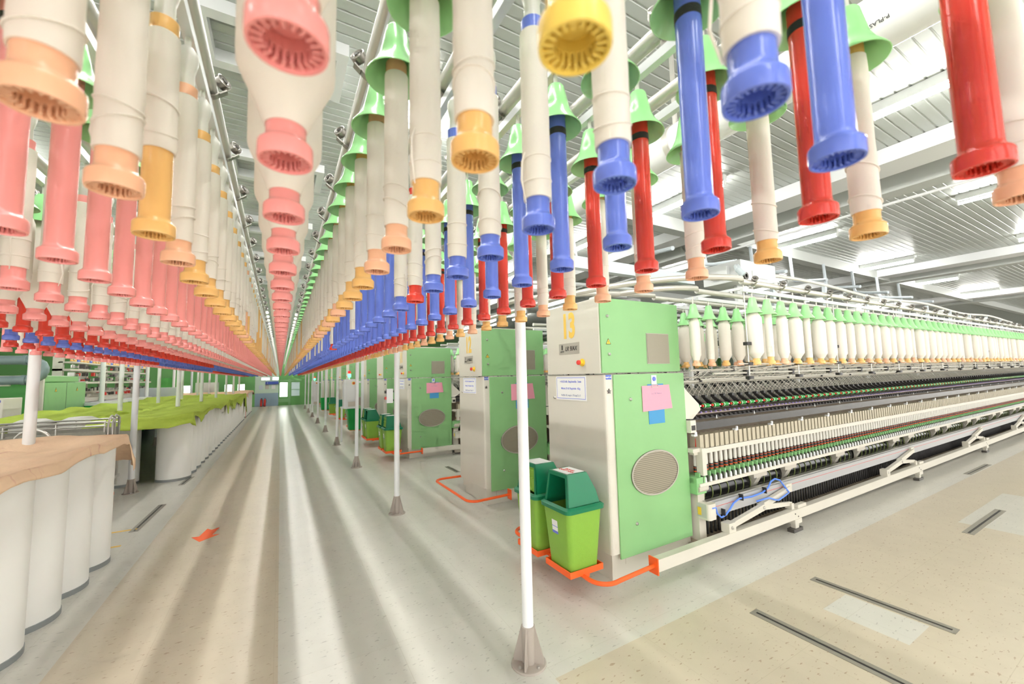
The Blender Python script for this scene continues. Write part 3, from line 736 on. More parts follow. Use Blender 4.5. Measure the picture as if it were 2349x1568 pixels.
def m_clearers():
    b = MB(); x = .93
    while x < XE:
        b.lathe([(.001, -.012), (.012, -.01), (.012, .01), (.001, .012)], 8, (x, -.005, 1.105), 0, 'X'); b.lathe([(.001, -.006), (.008, -.006), (.008, .006), (.001, .006)], 8, (x+.035, .014, 1.14), 1, 'X'); x += .07
    return b.mesh('drafting_aprons', ['black', 'purple'])
def m_arm():
    b = MB(); p = [(0, .07, 1.20), (0, .10, 1.215), (0, .16, 1.262), (0, .19, 1.275), (0, .235, 1.285), (0, .29, 1.36), (0, .315, 1.385), (0, .36, 1.375)]
    b.tube(p[1:], .0045, 6, 0); b.tube([(.022, q[1], q[2]-.004) for q in p[2:]], .004, 5, 0)
    b.ext([(.03, 1.185), (.06, 1.21), (.15, 1.268), (.17, 1.262), (.10, 1.19), (.07, 1.16)], -.010, .012, mi=1); b.box(-.006, .028, .13, .17, 1.255, 1.275, 1)
    b.tube([(.05, .10, 1.20), (.05, .31, 1.365)], .0035, 5, 0)
    return b.mesh('weighting_arm', ['steel', 'black', 'beige2'])
def m_toproll():
    b = MB(); b.lathe([(.001, -.052), (.011, -.052), (.013, -.038), (.010, -.034)], 10, (0, .045, 1.19), 1, 'X'); b.lathe([(.012, -.034), (.0195, -.032), (.0195, .036), (.012, .04)], 14, (0, .045, 1.19), 0, 'X')
    b.lathe([(.0198, -.030), (.0204, -.029), (.0204, -.022), (.0198, -.021)], 14, (0, .045, 1.19), 2, 'X'); b.lathe([(.001, .04), (.008, .04), (.008, .07), (.001, .07)], 8, (0, .045, 1.19), 2, 'X')
    return b.mesh('top_roller', ['rollgreen', 'redpl', 'white'])
def m_endhood():
    b = MB(); P = [(.32, 1.40), (.10, 1.24), (.04, 1.185), (-.055, 1.09), (-.055, 1.035), (.32, 1.035)]
    P = [(.32, 1.40), (.06, 1.40), (-.045, 1.205), (-.045, 1.17), (.02, 1.08), (.32, 1.08)]
    b.ext([(.32, 1.36), (.02, 1.36), (-.0, 1.20), (.04, 1.10), (.32, 1.10)], .87, .92)
    vs = [(.87, .0, 1.37), (.87, .0, 1.10), (1.02, -.03, 1.22), (1.04, -.03, 1.17), (.93, -.03, 1.10), (.87, .3, 1.37), (1.02, .3, 1.22), (1.04, .3, 1.17), (.93, .3, 1.10), (.87, .3, 1.10)]
    b.add(vs, [(0, 1, 4, 3, 2), (0, 2, 6, 5), (2, 3, 7, 6), (3, 4, 8, 7), (4, 1, 9, 8), (5, 6, 7, 8, 9)])
    b.box(.87, .94, -.05, .0, .99, 1.09); b.box(.88, .93, -.052, -.05, 1.01, 1.05, 1)
    return b.mesh('end_hood', ['beige', 'black'])
def m_guide():
    b = MB(); b.box(.955, 1.005, -.08, -.02, .64, .86); b.box(.868, .955, -.06, .0, .83, .86); return b.mesh('rail_guide', 'beige')
def m_endpost():
    b = MB(); b.box(.90, .985, -.055, .06, .13, .50); b.ext([(-.06, .5), (.06, .5), (.06, .56), (-.09, .56), (-.09, .53)], .885, 1.0); return b.mesh('end_post', 'beige2')
CY = (-.475, -.09, .28, .66)             # creel rail rows, local y
def m_creel():
    b = MB()
    for y in CY:
        b.lathe([(.001, 1.0 if y < 0 else .9), (.0225, 1.0 if y < 0 else .9), (.0225, XE), (.001, XE)], 12, (0, y, 2.18), 0, 'X'); b.box(1.0 if y < 0 else .9, XE, y-.011, y+.011, 2.10, 2.128, 1)
    x = 1.5
    while x < XE:
        b.box(x-.015, x+.015, .36, .39, 1.05, 2.24, 2); b.box(x-.012, x+.012, CY[0]-.02, CY[-1]+.02, 2.215, 2.24, 2)
        for y in CY: b.box(x-.008, x+.008, y-.01, y+.01, 2.2, 2.216, 2)
        x += 2.07
    return b.mesh('creel_rails', ['rail', 'alu', 'white'])
def m_creelwires():
    b = MB(); rnd = random.Random(3)
    for y, z, r in ((-.47, 1.545, .005), (-.26, 1.475, .009), (-.05, 1.505, .009), (.05, 1.41, .010), (.16, 1.44, .006), (-.15, 1.43, .006)): b.tube([(.9, y, z), (XE, y, z)], r, 6, 0)
    x = 1.05
    while x < XE:
        b.tube([(x, -.46, 1.44), (x, -.46, 2.16)], .005, 5, 0)
        for z in (1.44, 1.545, 1.7): b.rbox(x-.03, x+.03, -.48, -.44, z-.012, z+.012, .01, 1)
        b.tube([(x, -.45, 1.70), (x+.25, -.40, 1.70)], .004, 5, 0); b.rbox(x+.3, x+.34, -.27, -.23, 1.45, 1.50, .01, 1); b.rbox(x+.1, x+.13, .03, .07, 1.40, 1.43, .01, 1); b.rbox(x+.45, x+.48, -.06, -.03, 1.49, 1.53, .01, 1)
        x += .74
    return b.mesh('creel_wires', ['rail', 'black'])
def m_rovings():
    b = MB(); rnd = random.Random(5); i = 0; x = 1.0
    while x < XE-1:
        y0 = CY[i % 3]; b.tube([(x+rnd.uniform(.2, .55), y0, 1.545), (x+.15, -.05+rnd.uniform(-.1, .1), 1.50), (x, .05, 1.42), (x-.03, .30, 1.375)], .0022, 4, 0, caps=False)
        b.tube([(x, .05, 1.42), (x+.02, .16, 1.30), (x+.02, .19, 1.215)], .002, 4, 0, caps=False); x += .07; i += 1
    return b.mesh('roving_strands', 'yarn')
def m_scissor():
    b = MB()
    def bar(p, q, w0, w1, y0, y1):
        P, Q = Vector((p[0], 0, p[1])), Vector((q[0], 0, q[1])); d = (Q-P).normalized(); n = Vector((-d.z, 0, d.x))
        pts = [P+n*w0-d*.02, P-n*w0-d*.02, Q-n*w1+d*.02, Q+n*w1+d*.02]; b.ext([(v.x, v.z) for v in pts], y0, y1, 'XZ')
    bar((0, .235), (.50, .30), .022, .026, -.185, -.15); bar((.50, .30), (.97, .378), .026, .022, -.17, -.135); bar((.50, .295), (.98, .243), .026, .016, -.165, -.14)
    b.box(-.04, .05, -.2, -.13, .197, .27); b.box(.94, 1.04, -.155, -.12, .345, .42); b.box(.96, 1.0, -.18, -.12, .197, .25); b.box(1.05, 1.2, -.19, -.15, .197, .225)
    for x, z, y in ((0, .235, -.2), (.5, .298, -.186), (1.0, .38, -.156)): b.lathe([(.001, -.008), (.014, -.006), (.015, 0)], 12, (x, y, z), 1, 'Y')
    return b.mesh('scissor_arm', ['beige', 'steel'])
def stepped(fn, x0, pitch, n0, n1, nm, mats_from):
    """the farther repeats of one part as one mesh"""
    src = mats_from; b = MB(); vs = [tuple(v.co) for v in src.vertices]; fs = [list(p.vertices) for p in src.polygons]; mi = [p.material_index for p in src.polygons]; sm = [p.use_smooth for p in src.polygons]
    for i in range(n0, n1):
        o = len(b.v); x = x0+pitch*i; b.v += [(v[0]+x, v[1], v[2]) for v in vs]
        b.f += [[q+o for q in f] for f in fs]; b.m += mi; b.sm += sm
    return b.mesh(nm, list(src.materials))
def machine(ox, oy, label, number, near, papers=True):
    t = thing('ring_spinning_machine', label, 'spinning machine', (ox, oy, 0), 'spinning machines along the aisle')
    def part(nm, key, fn, bevel=0., parent=None, loc=None):
        o = link(nm, pm(key, fn), parent or t, bevel)
        if loc: o.location = loc
        return o
    part('plinth', 'plinth', m_plinth, .004); lo = part('lower_cabinet', 'lower', m_lower, .003); up = part('upper_cabinet', 'upper', m_upper, .003)
    d1 = part('door', 'd1', lambda: m_door(.073, .868, .165, 1.486, -.013, -.0005), .003); d1['label'] = 'lower green door with oval vent'
    d2 = part('door', 'd2', lambda: m_door(-.004, .872, 1.5, 2.068, .019, .0315), .003); d2['label'] = 'upper green door with square vent'
    part('oval_vent', 'oval', m_oval, 0, d1); part('square_vent', 'grille', m_grille, 0, d2)
    for p, (x, y, z) in ((d2, (.065, .019, 1.93)), (d2, (.071, .019, 1.641)), (d1, (.237, -.013, 1.298)), (d1, (.243, -.013, .384))): part('lock', 'lock', m_lock, 0, p, (x, y, z))
    o = part('lock', 'lock', m_lock, 0, lo, (0, .63, 1.30)); o.rotation_euler = (0, 0, -PI/2)
    part('warning_triangle', 'warn', m_warn, 0, d2, (.067, .019, 1.735))
    part('star_key', 'star', m_star, 0, lo, (.032, 0, 1.365)); part('stop_button', 'stop', m_stop, 0, up, (-.012, .232, 1.587))
    b = MB(); b.box(.008, .062, -.0015, 0, 1.452, 1.486); tg = b.build('blue_tag', 'bluetag', lo); text('wpsf old', .017, 'white', (.035, -.0022, 1.469), '-Y', tg, bold=.0004)
    if number:
        text(number, .275, 'yellownum', (-.0128, .395, 1.885), '-X', up, squash=.66, bold=.011, name='machine_number')
        b = MB(); b.box(-.0145, -.012, .265, .53, 1.662, 1.752); pl = b.build('name_plate', 'plate', up)
        text('LR 9/AX', .05, 'inkblack', (-.0152, .368, 1.705), '-X', pl, squash=.85, bold=.0006, shear=.25)
        text('LMW', .022, 'inkblack', (-.0152, .485, 1.685), '-X', pl); b = MB(); b.box(-.0155, -.0145, .478, .492, 1.70, 1.74); b.build('emblem', 'inkblack', pl)
        b = MB(); b.box(-.0022, -.0003, .21, .605, 1.285, 1.482); b.box(-.0026, -.0022, .222, .593, 1.297, 1.470, 1); b.box(-.0030, -.0026, .226, .589, 1.301, 1.466); sh = b.build('setting_sheet', ['paper', 'bluink'], lo)
        for i, (tx, big) in enumerate((('+ R153 tf/r. Bep/mm/dx  5mm', .024), ('M/min 29 t/f. Rap/trdiv  45/g', .023), ('Ne/f/in 30, mqa/e 17% dpC2 17', .021))): text(tx, big, 'bluink' if i < 2 else 'greyink', (-.0033, .407, 1.436-.056*i), '-X', sh, squash=.95, bold=.0002)
    if number:
        rg = thing('clip_board_magnet', 'picture magnet clip holding papers on the %s machine' % label.split()[-1], 'magnet clip', (ox+.50, oy-.014, 1.435)); b = MB(); b.box(-.03, .03, -.004, 0, -.045, .04); b.build('magnet', 'greybeam', rg)
        b = MB(); b.lathe([(.001, -.006), (.016, -.005), (.018, 0)], 12, (0, -.004, .01), axis='Y'); b.build('motif', 'bluink', rg)
        b = MB(); b.tube([(-.035, -.01, -.055), (-.03, -.012, -.035), (.03, -.012, -.035), (.035, -.01, -.055), (-.035, -.01, -.055)], .003, 5); b.build('spring_clip', 'steel', rg)
        q = MB(); q.add([(.36, -.0185, 1.195), (.70, -.0185, 1.205), (.672, -.0185, 1.395), (.36, -.0185, 1.393), (.36, -.017, 1.195), (.70, -.017, 1.205), (.672, -.017, 1.395), (.36, -.017, 1.393)], [(0, 1, 2, 3), (7, 6, 5, 4), (0, 4, 5, 1), (1, 5, 6, 2), (2, 6, 7, 3), (3, 7, 4, 0)])
        o = q.build('paper_note', 'pinkpaper'); o.location = (ox, oy, 0); tag(o, 'pink paper note hanging on the green door of the %s machine' % label.split()[-1], 'note')
        ln = text('Le: 30 Nam t', .022, 'greyink', (.52, -.019, 1.33), '-Y', o)
        q = MB(); q.box(.425, .605, -.0165, -.014, 1.095, 1.405); o = q.build('blue_card', 'bluecard'); o.location = (ox, oy, 0); tag(o, 'blue card behind the pink note on the %s machine' % label.split()[-1], 'card')
    bp = part('bumper_rail', 'bump', m_bumper); part('guard_rail', 'grail', m_railbeam)
    for nm, fn in (('section_base', m_core), ('drive_drum', m_drum), ('doffing_beam', m_doff), ('spindle_rail', m_spindlerail), ('lower_rail', m_beigerail),
                   ('ring_rail', m_ringrail), ('suction_strip', m_strip), ('drafting_rollers', m_draft), ('end_hood', m_endhood), ('end_post', m_endpost), ('rail_guide', m_guide), ('creel_rails', m_creel), ('creel_wires', m_creelwires), ('beam_end', m_doffend)):
        part(nm, nm, fn)
    def many(nm, fn, x0, pitch, n, nind):
        me = pm(nm, fn)
        if near:
            for i in range(nind): o = link(nm, me, t); o.location = (x0+pitch*i, 0, 0)
            k = nind
        else: k = 0
        key = nm+'_rest%d' % k
        if n > k:
            o = link(nm+'s', pm(key, lambda: stepped(fn, x0, pitch, k, n if near else min(n, 60), nm+'s', me)), t); o['kind'] = 'stuff'
    many('spindle', m_spindle, .97, .07, 215, 100); many('separator', m_sep, .99, .07, 215, 100)
    many('weighting_arm', m_arm, 1.07, .14, 105, 60); many('top_roller', m_toproll, 1.08, .14, 105, 60)
    if near:
        for nm, fn in (('brake_levers', m_whitepegs), ('strip_clips', m_stripclips), ('drafting_aprons', m_clearers), ('roving_strands', m_rovings), ('conveyor_pegs', lambda: m_pegs(.93, XE))):
            part(nm, nm, fn)['kind'] = 'stuff'
        x = 1.80; i = 0
        while x < 14: o = part('frame_bracket', 'fbr', m_brackets); o.location = (x, 0, 0); i += 1; x += .545 if i % 2 else 1.08
        for i, x in enumerate((1.11, 4.25, 7.45, 10.6)):
            o = part('scissor_arm', 'sciss', m_scissor); o.location = (x, 0, 0)
        HS = [(2.960, .415), (3.012, .412), (3.029, .361), (3.079, .322), (3.136, .33), (3.196, .363), (3.258, .407), (3.339, .427), (3.52, .413), (3.692, .42), (3.785, .447), (3.836, .494), (3.908, .508), (3.986, .484), (4.05, .425), (4.042, .376), (3.98, .361), (3.86, .338), (3.805, .348), (3.709, .382), (3.622, .385), (3.587, .361)]
        b = MB(); b.tube([(x+.05-ox, -.145-(.045 if .33 < z < .40 and x > 3.6 else 0), z-.012) for x, z in HS], .0075, 8); b.build('air_hose', 'bluepipe', t)
        b = MB()
        for x, z in ((3.12, .35), (3.38, .425), (3.74, .425), (3.90, .345), (4.02, .36)): b.box(x+.04-ox, x+.05-ox, -.158, -.12, z-.03, z+.02)
        b.build('cable_ties', 'black', t)
        b = MB(); b.lathe([(.013, .86), (.012, .93), (.001, .93)], 10, (1.0, 0, 0), 0); b.build('red_tube_tip', 'red', t)
        # hangers of the front creel row
        xh = 1.13; k = 0
        hm = HANG[1]
        while xh < 10.2:
            o = link('roller_hanger', hm, t); o.location = (xh, CY[0], 2.18); o.rotation_euler = (0, 0, -PI/2); xh += 2*PITCH
    return t
NUMW = ['thirteen', 'twelve', 'eleven', 'ten', 'nine', 'eight', 'seven', 'six', 'five', 'four']
MYS = [2.235, 4.28, 7.55, 9.56, 11.66, 14.9, 17.0, 20.0, 22.1, 24.9]
for i, y in enumerate(MYS):
    num = {0: '13', 1: '12', 2: '11'}.get(i)
    lb = ['nearest green and beige spinning machine with ochre number thirteen', 'second green and beige spinning machine with ochre number twelve', 'third green and beige spinning machine with ochre number eleven'][i] if i < 3 else 'green and beige spinning machine, %s cabinet along the aisle from the camera' % ordinal(i)
    machine(MX, y, lb, num, i == 0)
# bobbins in the creel of the nearest machine
rb = random.Random(4)
def creel_bobbin(x, y, z, lb, grp, ind):
    c = rb.choice(['amber', 'peach', 'amber']); kind = rb.choice(['mid', 'mid', 'mid', 'thin', 'mid'])
    if ind:
        o = make_bobbin(x, y, z, c, kind, 1, lb, grp); return o
    lowpoly(crest, x, y, z, COLS.index(c), kind, 1); return None
crest = MB(); capr = MB()
ZC = 2.115-.575
CRT = thing('bobbin_train', 'green capped bobbin holders along the creel of the nearest machine', 'bobbin train', (MX, MY, 0), 'bar trains under the overhead rails')
nh = 0
for r, y in enumerate(CY[:3]):
    x = 1.13-.0 if r == 0 else .99-.05*r; i = 0
    while x < 13.5:
        ind = (r == 0 and i < 48) or (r == 1 and i < 7) or (r == 2 and i < 5)
        ph = ('front creel row of nearest machine', 'second creel row of nearest machine', 'third creel row of nearest machine')[r]
        creel_bobbin(MX+x, MY+y, ZC, 'green capped cream bobbin, %s from cabinet in %s' % (ordinal(i, 'first'), ph), 'bobbins in the '+ph, ind)
        if ind and nh < 100:
            nh += 1; h = link('bobbin_holder', HOLDCAP, CRT); h.location = (x, y, ZC); link('dust_cap', CAP, h)
        else: capr.lathe([(.067, .397), (.037, .448), (.023, .518), (.001, .522)], 10, (x, y, ZC), 1); capr.lathe([(.006, .52), (.006, .585)], 5, (x, y, ZC), 0)
        x += PITCH; i += 1
for my in MYS[1:4]:                      # the parts of the next machines' creels seen between cabinets
    for y in CY[:3]:
        x = .99
        while x < 3.6: lowpoly(crest, MX+x, my+y, ZC, COLS.index('amber'), 'mid', 1); capr.lathe([(.067, .397), (.037, .448), (.023, .518), (.001, .522)], 10, (x, my+y-MY, ZC), 1); x += PITCH
capr.build('bobbin_holders', ['holder', 'cap'], CRT)['kind'] = 'stuff'
o = crest.build('creel_bobbins', COLS+['yarn']); o['kind'] = 'stuff'; tag(o, 'cream bobbins packed deep in the creels behind the front creel row', 'bobbins')
# curved junction rails and overhead cleaner above the nearest machine
def rails(name, paths, r, m, lb, cat, extra=None):
    t = thing(name, lb, cat, paths[0][0]); o = Vector(paths[0][0]); b = MB()
    for p in paths: b.tube([Vector(q)-o for q in p], r, 10)
    b.build('curved_tube', m, t); return t
def qarc(x0, y0, x1, y1, z, n=12): return [(x0+(x1-x0)*(1-math.cos(PI/2*i/n)), y0+(y1-y0)*math.sin(PI/2*i/n), z) for i in range(n+1)]
b0 = MY+CY[0]
rails('rail_junction', [[(2.2, 4.6, 2.2)]+[(x, y, 2.2) for x, y, z in qarc(2.2, 3.0, 3.07, b0, 2.2)][0:], qarc(2.55, 2.9, 3.07, MY+CY[1], 2.2), qarc(1.9, 3.4, 2.97, MY+CY[2], 2.2)], .024, 'rail', 'grey curved junction of overhead rails above the nearest cabinet', 'rail junction')
t = thing('track_beam', 'white marked beam above the curved rail junction over the cabinet', 'beam', (2.75, 2.6, 2.43)); b = MB(); b.box(-.75, .9, -.035, .035, -.05, .05); b.build('beam', 'greybeam', t)
text('D1-02', .035, 'inkblack', (.22, -.036, 0), '-Y', t)
b = MB(); b.tube([(-.6, 0, .05), (-.6, .3, 1.69)], .01, 6); b.build('hanger_rod', 'white', t)
rails('curved_track', [[(1.35, 4.2, 2.36), (1.5, 3.6, 2.36), (1.8, 3.2, 2.36), (2.3, 3.0, 2.36), (3.2, 2.95, 2.36)], [(1.35, 4.3, 2.31), (1.55, 3.7, 2.31), (1.85, 3.32, 2.31), (2.3, 3.13, 2.31), (3.2, 3.08, 2.31)]], .02, 'alu', 'pair of silver curved tracks sweeping over the nearest cabinet', 'track')
t = thing('travelling_cleaner', 'white box of the overhead travelling cleaner above the nearest machine', 'cleaner', (4.5, 2.62, 2.55)); b = MB(); b.box(-.3, .38, -.22, .22, -.1, .12); b.box(-.36, -.3, -.1, .1, -.05, .07, 0); b.box(-.1, .2, -.23, -.22, -.06, .02, 0); b.box(-.05, .05, -.02, .02, -.31, -.1); b.build('housing', 'white', t, bevel=.01)
b = MB(); b.tube([(-.34, -.2, .04), (-.42, -.26, -.02), (-.4, -.3, -.08)], .03, 10); b.build('blower_pipe', 'greybeam', t); b = MB(); b.lathe([(.02, -.03), (.04, -.03), (.04, .03), (.02, .03)], 12, (-.33, -.26, -.08), axis='Y'); b.build('wheel', 'darksteel', t)
t = thing('cleaner_track', 'wavy cream track of the travelling cleaner above the creel', 'track', (4.9, 2.62, 2.6)); b = MB()
b.tube([(q, .0, .03*math.sin(q*1.4)+.035) for q in [i*.25 for i in range(50)]], .022, 8); b.build('track_tube', 'cream', t)
for q in range(9): b = MB(); b.box(.3+q*1.35, .36+q*1.35, -.02, .02, -.35, .03); b.build('track_foot', 'greybeam', t)
for i in range(8):
    x = 5.0+i*1.5; t = thing('ceiling_bracket', 'bent white bracket hanging from the grey cross beam, %s from the cabinet' % ordinal(i, 'first'), 'bracket', (x, 4.36, CZ-.27), 'bent brackets on the cross beam')
    b = MB(); b.tube([(0, 0, .05), (0, -.02, -.42), (-.02, -.06, -.5), (-.1, -.25, -.56), (-.3, -.75, -.66)], .032, 8); b.build('bent_tube', 'greybeam', t)

# ------------------------------------------------------------------ bins
def rr_ring(hx, hy, r, n=5):
    out = []
    for cx, cy, a in ((hx-r, hy-r, 0), (-hx+r, hy-r, 90), (-hx+r, -hy+r, 180), (hx-r, -hy+r, 270)):
        for i in range(n+1): q = math.radians(a+90*i/n); out.append((cx+r*math.cos(q), cy+r*math.sin(q)))
    return out
def loft(b, rings, mi=0, cap0=True, cap1=False, smooth=True):
    n = len(rings[0][0]); vs = [(x, y, z) for pts, z in rings for x, y in pts]
    fs = [(i*n+j, i*n+(j+1) % n, (i+1)*n+(j+1) % n, (i+1)*n+j) for i in range(len(rings)-1) for j in range(n)]
    b.add(vs, fs, mi, smooth)
    if cap0: b.add([(x, y, rings[0][1]) for x, y in rings[0][0]], [list(range(n))[::-1]], mi)
    if cap1: b.add([(x, y, rings[-1][1]) for x, y in rings[-1][0]], [list(range(n))], mi)
bb = MB(); loft(bb, [(rr_ring(.118, .118, .035), 0), (rr_ring(.122, .122, .035), .015), (rr_ring(.152, .150, .035), .405), (rr_ring(.147, .145, .033), .40), (rr_ring(.115, .115, .03), .03)], 0); BINB = bb.mesh('bin_body', 'binlime', 50)
bb2 = MB(); loft(bb2, [(rr_ring(.118, .118, .035), 0), (rr_ring(.122, .122, .035), .015), (rr_ring(.152, .150, .035), .405)], 0); BIND = bb2.mesh('bin_body', 'bindark', 50)
def hood_mesh(m):
    b = MB(); loft(b, [(rr_ring(.152, .15, .035), .395), (rr_ring(.168, .166, .04), .40), (rr_ring(.170, .168, .04), .425), (rr_ring(.150, .148, .03), .438), (rr_ring(.145, .143, .03), .436), (rr_ring(.145, .143, .03), .40)], 0, cap0=False)
    # hood: side plates, roof, back slope, front frame with an opening
    A = [(-.138, .435), (-.118, .645), (.055, .645), (.118, .52), (.138, .435)]
    for s in (-1, 1):
        y0, y1 = s*.135, s*.105
        vs = [(A[0][0], y0, A[0][1]), (A[1][0], y1, A[1][1]), (A[2][0], y1, A[2][1]), (A[3][0], s*.122, A[3][1]), (A[4][0], y0, A[4][1])]
        vs2 = [(x, y-s*.004, z) for x, y, z in vs]
        f = [(0, 1, 2, 3, 4)]; b.add(vs, f if s < 0 else [f[0][::-1]]); b.add(vs2, f if s > 0 else [f[0][::-1]])
    def q(P, Q): b.add([(P[0], -P[2], P[1]), (P[0], P[2], P[1]), (Q[0], Q[2], Q[1]), (Q[0], -Q[2], Q[1])], [(0, 1, 2, 3)])
    q((-.118, .645, .105), (.055, .645, .105)); q((.055, .645, .105), (.118, .52, .122)); q((.118, .52, .122), (.138, .435, .135))
    q((-.116, .641, .103), (.055, .641, .103)); q((.053, .641, .103), (.115, .52, .12)); q((.115, .52, .12), (.135, .435, .133))
    for s in (-1, 1): b.add([(-.138, s*.135, .435), (-.118, s*.105, .645), (-.118, s*.085, .645), (-.138, s*.112, .435), (-.130, s*.135, .435), (-.110, s*.105, .645), (-.110, s*.085, .645), (-.130, s*.112, .435)], [(0, 1, 2, 3), (7, 6, 5, 4), (3, 2, 6, 7), (0, 4, 5, 1)])
    b.add([(-.118, -.105, .645), (-.118, .105, .645), (-.1205, .105, .62), (-.1205, -.105, .62), (-.110, -.105, .645), (-.110, .105, .645), (-.1125, .105, .62), (-.1125, -.105, .62)], [(0, 1, 2, 3), (7, 6, 5, 4), (3, 2, 6, 7)])
    return b.mesh('hood_lid', m, 30)
HOOD = hood_mesh('bingreen')
fb = MB(); fb.add([(-.128, -.11, .445), (-.128, .11, .445), (-.113, .09, .63), (-.113, -.09, .63), (-.124, -.11, .445), (-.124, .11, .445), (-.109, .09, .63), (-.109, -.09, .63)], [(0, 1, 2, 3), (7, 6, 5, 4), (0, 4, 5, 1), (2, 6, 7, 3), (1, 5, 6, 2), (0, 3, 7, 4)])
for q in (.46, .54, .60): fb.box(-.136, -.112, -.08, .08, q, q+.006)
FLAP = fb.mesh('swing_flap', 'binlime')
pb = MB(); pb.box(-.10, .05, -.085, .085, .6455, .6468); LIDP = pb.mesh('lid_sheet', 'paper')
sb = MB(); sb.add([(-.1408, -.02, .235), (-.1408, .045, .235), (-.1475, .045, .325), (-.1475, -.02, .325)], [(0, 1, 2, 3)]); sb.add([(-.1409, -.02, .235), (-.1409, .045, .235), (-.1423, .045, .253), (-.1423, -.02, .253)], [(0, 1, 2, 3)], 1); sb.add([(-.1447, -.02, .281), (-.1447, .045, .281), (-.1451, .045, .285), (-.1451, -.02, .285)], [(0, 1, 2, 3)], 1)
STK = sb.mesh('sticker', ['paper', 'bluink'])
def dustbin(x, y, lb, flap=True, body=None, txt=False, sticker=True, hood=True, z=.17, tray=True, sc=1.):
    t = thing('dustbin', lb, 'dustbin', (x, y, z), 'swing top dustbins by the machines'); t.scale = (sc, sc, sc)
    bo = link('bin_body', body or BINB, t)
    if sticker: link('sticker', STK, bo)
    if hood:
        h = link('hood_lid', HOOD, t)
        if flap: link('swing_flap', FLAP, h)
        p = link('lid_sheet', LIDP, h)
        if txt: text('BONG\nQUET NHA', .032, 'redink', (-.025, 0, .6474), None, p, bold=.0006, rot=(-PI/2, 0, -PI/2))
    if tray:
        b = MB(); a = .142; b.box(-a, a, -a, a, -.012, -.002)
        for x0, x1, y0, y1 in ((-a, a, -a, -a+.006), (-a, a, a-.006, a), (-a, -a+.006, -a+.006, a-.006), (a-.006, a, -a+.006, a-.006)): b.box(x0, x1, y0, y1, -.002, .028)
        b.box(-.02, .02, -a, a, -.03, -.012)
        o = b.build('bin_tray', 'orange'); o.location = (x, y, z); tag(o, 'orange tray under the '+lb, 'tray', 'orange bin trays')
dustbin(1.815, 2.35, 'lime dustbin with open dark green hood nearest the camera', flap=False, txt=True)
dustbin(1.815, 2.74, 'lime dustbin with lime flap behind the nearest dustbin', sticker=False)
dustbin(1.80, 7.62, 'lime dustbin before the third cabinet, front one of the pair'); dustbin(1.80, 8.0, 'lime dustbin before the third cabinet, rear one of the pair')
dustbin(1.80, 9.45, 'lime dustbin with dark open hood before the fourth cabinet', flap=False); dustbin(1.80, 9.83, 'lime dustbin with hood behind the fourth cabinet bin')
dustbin(1.74, 11.5, 'mid green dustbin without hood under the white control cabinet', body=BIND, hood=False, sticker=False, sc=1.3); dustbin(1.80, 12.3, 'lime dustbin with dark hood before the fifth cabinet')
dustbin(1.80, 15.0, 'lime dustbin with dark hood before the sixth cabinet'); dustbin(1.80, 17.2, 'lime dustbin with dark hood before the seventh cabinet')
dustbin(1.76, 19.9, 'plain mid green dustbin before the eighth cabinet', body=BIND, hood=False, sticker=False, sc=1.3)
# control cabinets and switch box
def control(x, y, z0, z1, wd, lb):
    t = thing('control_cabinet', lb, 'control cabinet', (x, y, 0)); b = MB(); b.box(-.06, -.02, .0, .05, 0, z0+.05); b.box(wd+.06, wd+.12, -.03, .03, 0, z1+.5); b.build('stand', 'white', t)
    b = MB(); b.rbox(0, wd, 0, .25, z0, z1, .01); b.box(.05, wd-.02, -.012, 0, z0+.2, z1-.02); b.build('housing', 'white', t); b = MB(); b.box(.1, wd-.05, -.008, 0, z0+.05, z0+.17); b.build('panel', 'beige2', t)
    b = MB(); b.box(-.07, .0, .01, .05, z0+.02, z0+.06); b.box(wd, wd+.07, .0, .03, z1-.1, z1-.05); b.build('arm', 'white', t)
    b = MB(); b.lathe([(.04, -.004), (.04, 0)], 14, (wd*.65, -.013, z1-.1), 1, 'Y', True); b.lathe([(.022, -.03), (.022, -.004)], 14, (wd*.65, -.013, z1-.1), 0, 'Y', True); b.build('stop_button', ['redpl', 'warn'], t)
    tw = MB(); tw.lathe([(.02, 0), (.02, .05)], 10, (wd*.4, .1, z1)); tw = tw.build('light_tower', 'white', t)
    b = MB(); b.lathe([(.035, .05), (.038, .06), (.038, .12), (.035, .13), (.001, .13)], 12, (wd*.4, .1, z1)); b.build('green_light', 'greenlamp', tw); b = MB(); b.lathe([(.03, .13), (.032, .14), (.032, .20), (.001, .21)], 12, (wd*.4, .1, z1)); b.build('red_light', 'redlamp', tw)
control(1.35, 10.62, .78, 1.5, .34, 'white control cabinet with lit green lamp above the plain green dustbin')
control(1.3, 21.5, .3, 1.45, .34, 'tall far white control cabinet with lit green lamp near the far wall')
t = thing('switch_box', 'small white switch box with red button on the second white post', 'switch box', (1.08, 4.70, 1.3)); b = MB(); b.box(-.035, .035, -.03, .03, -.08, .08); b.build('housing', 'white', t)
b = MB(); b.box(-.05, -.035, -.02, .02, -.04, -.01, 0); b.box(-.05, -.035, -.02, .02, .03, .06, 1); b.build('button', ['redpl', 'black'], t); b = MB(); b.box(.035, .047, -.02, .02, -.06, -.04); b.box(.035, .047, -.02, .02, .04, .06); b.build('clamp', 'black', t)

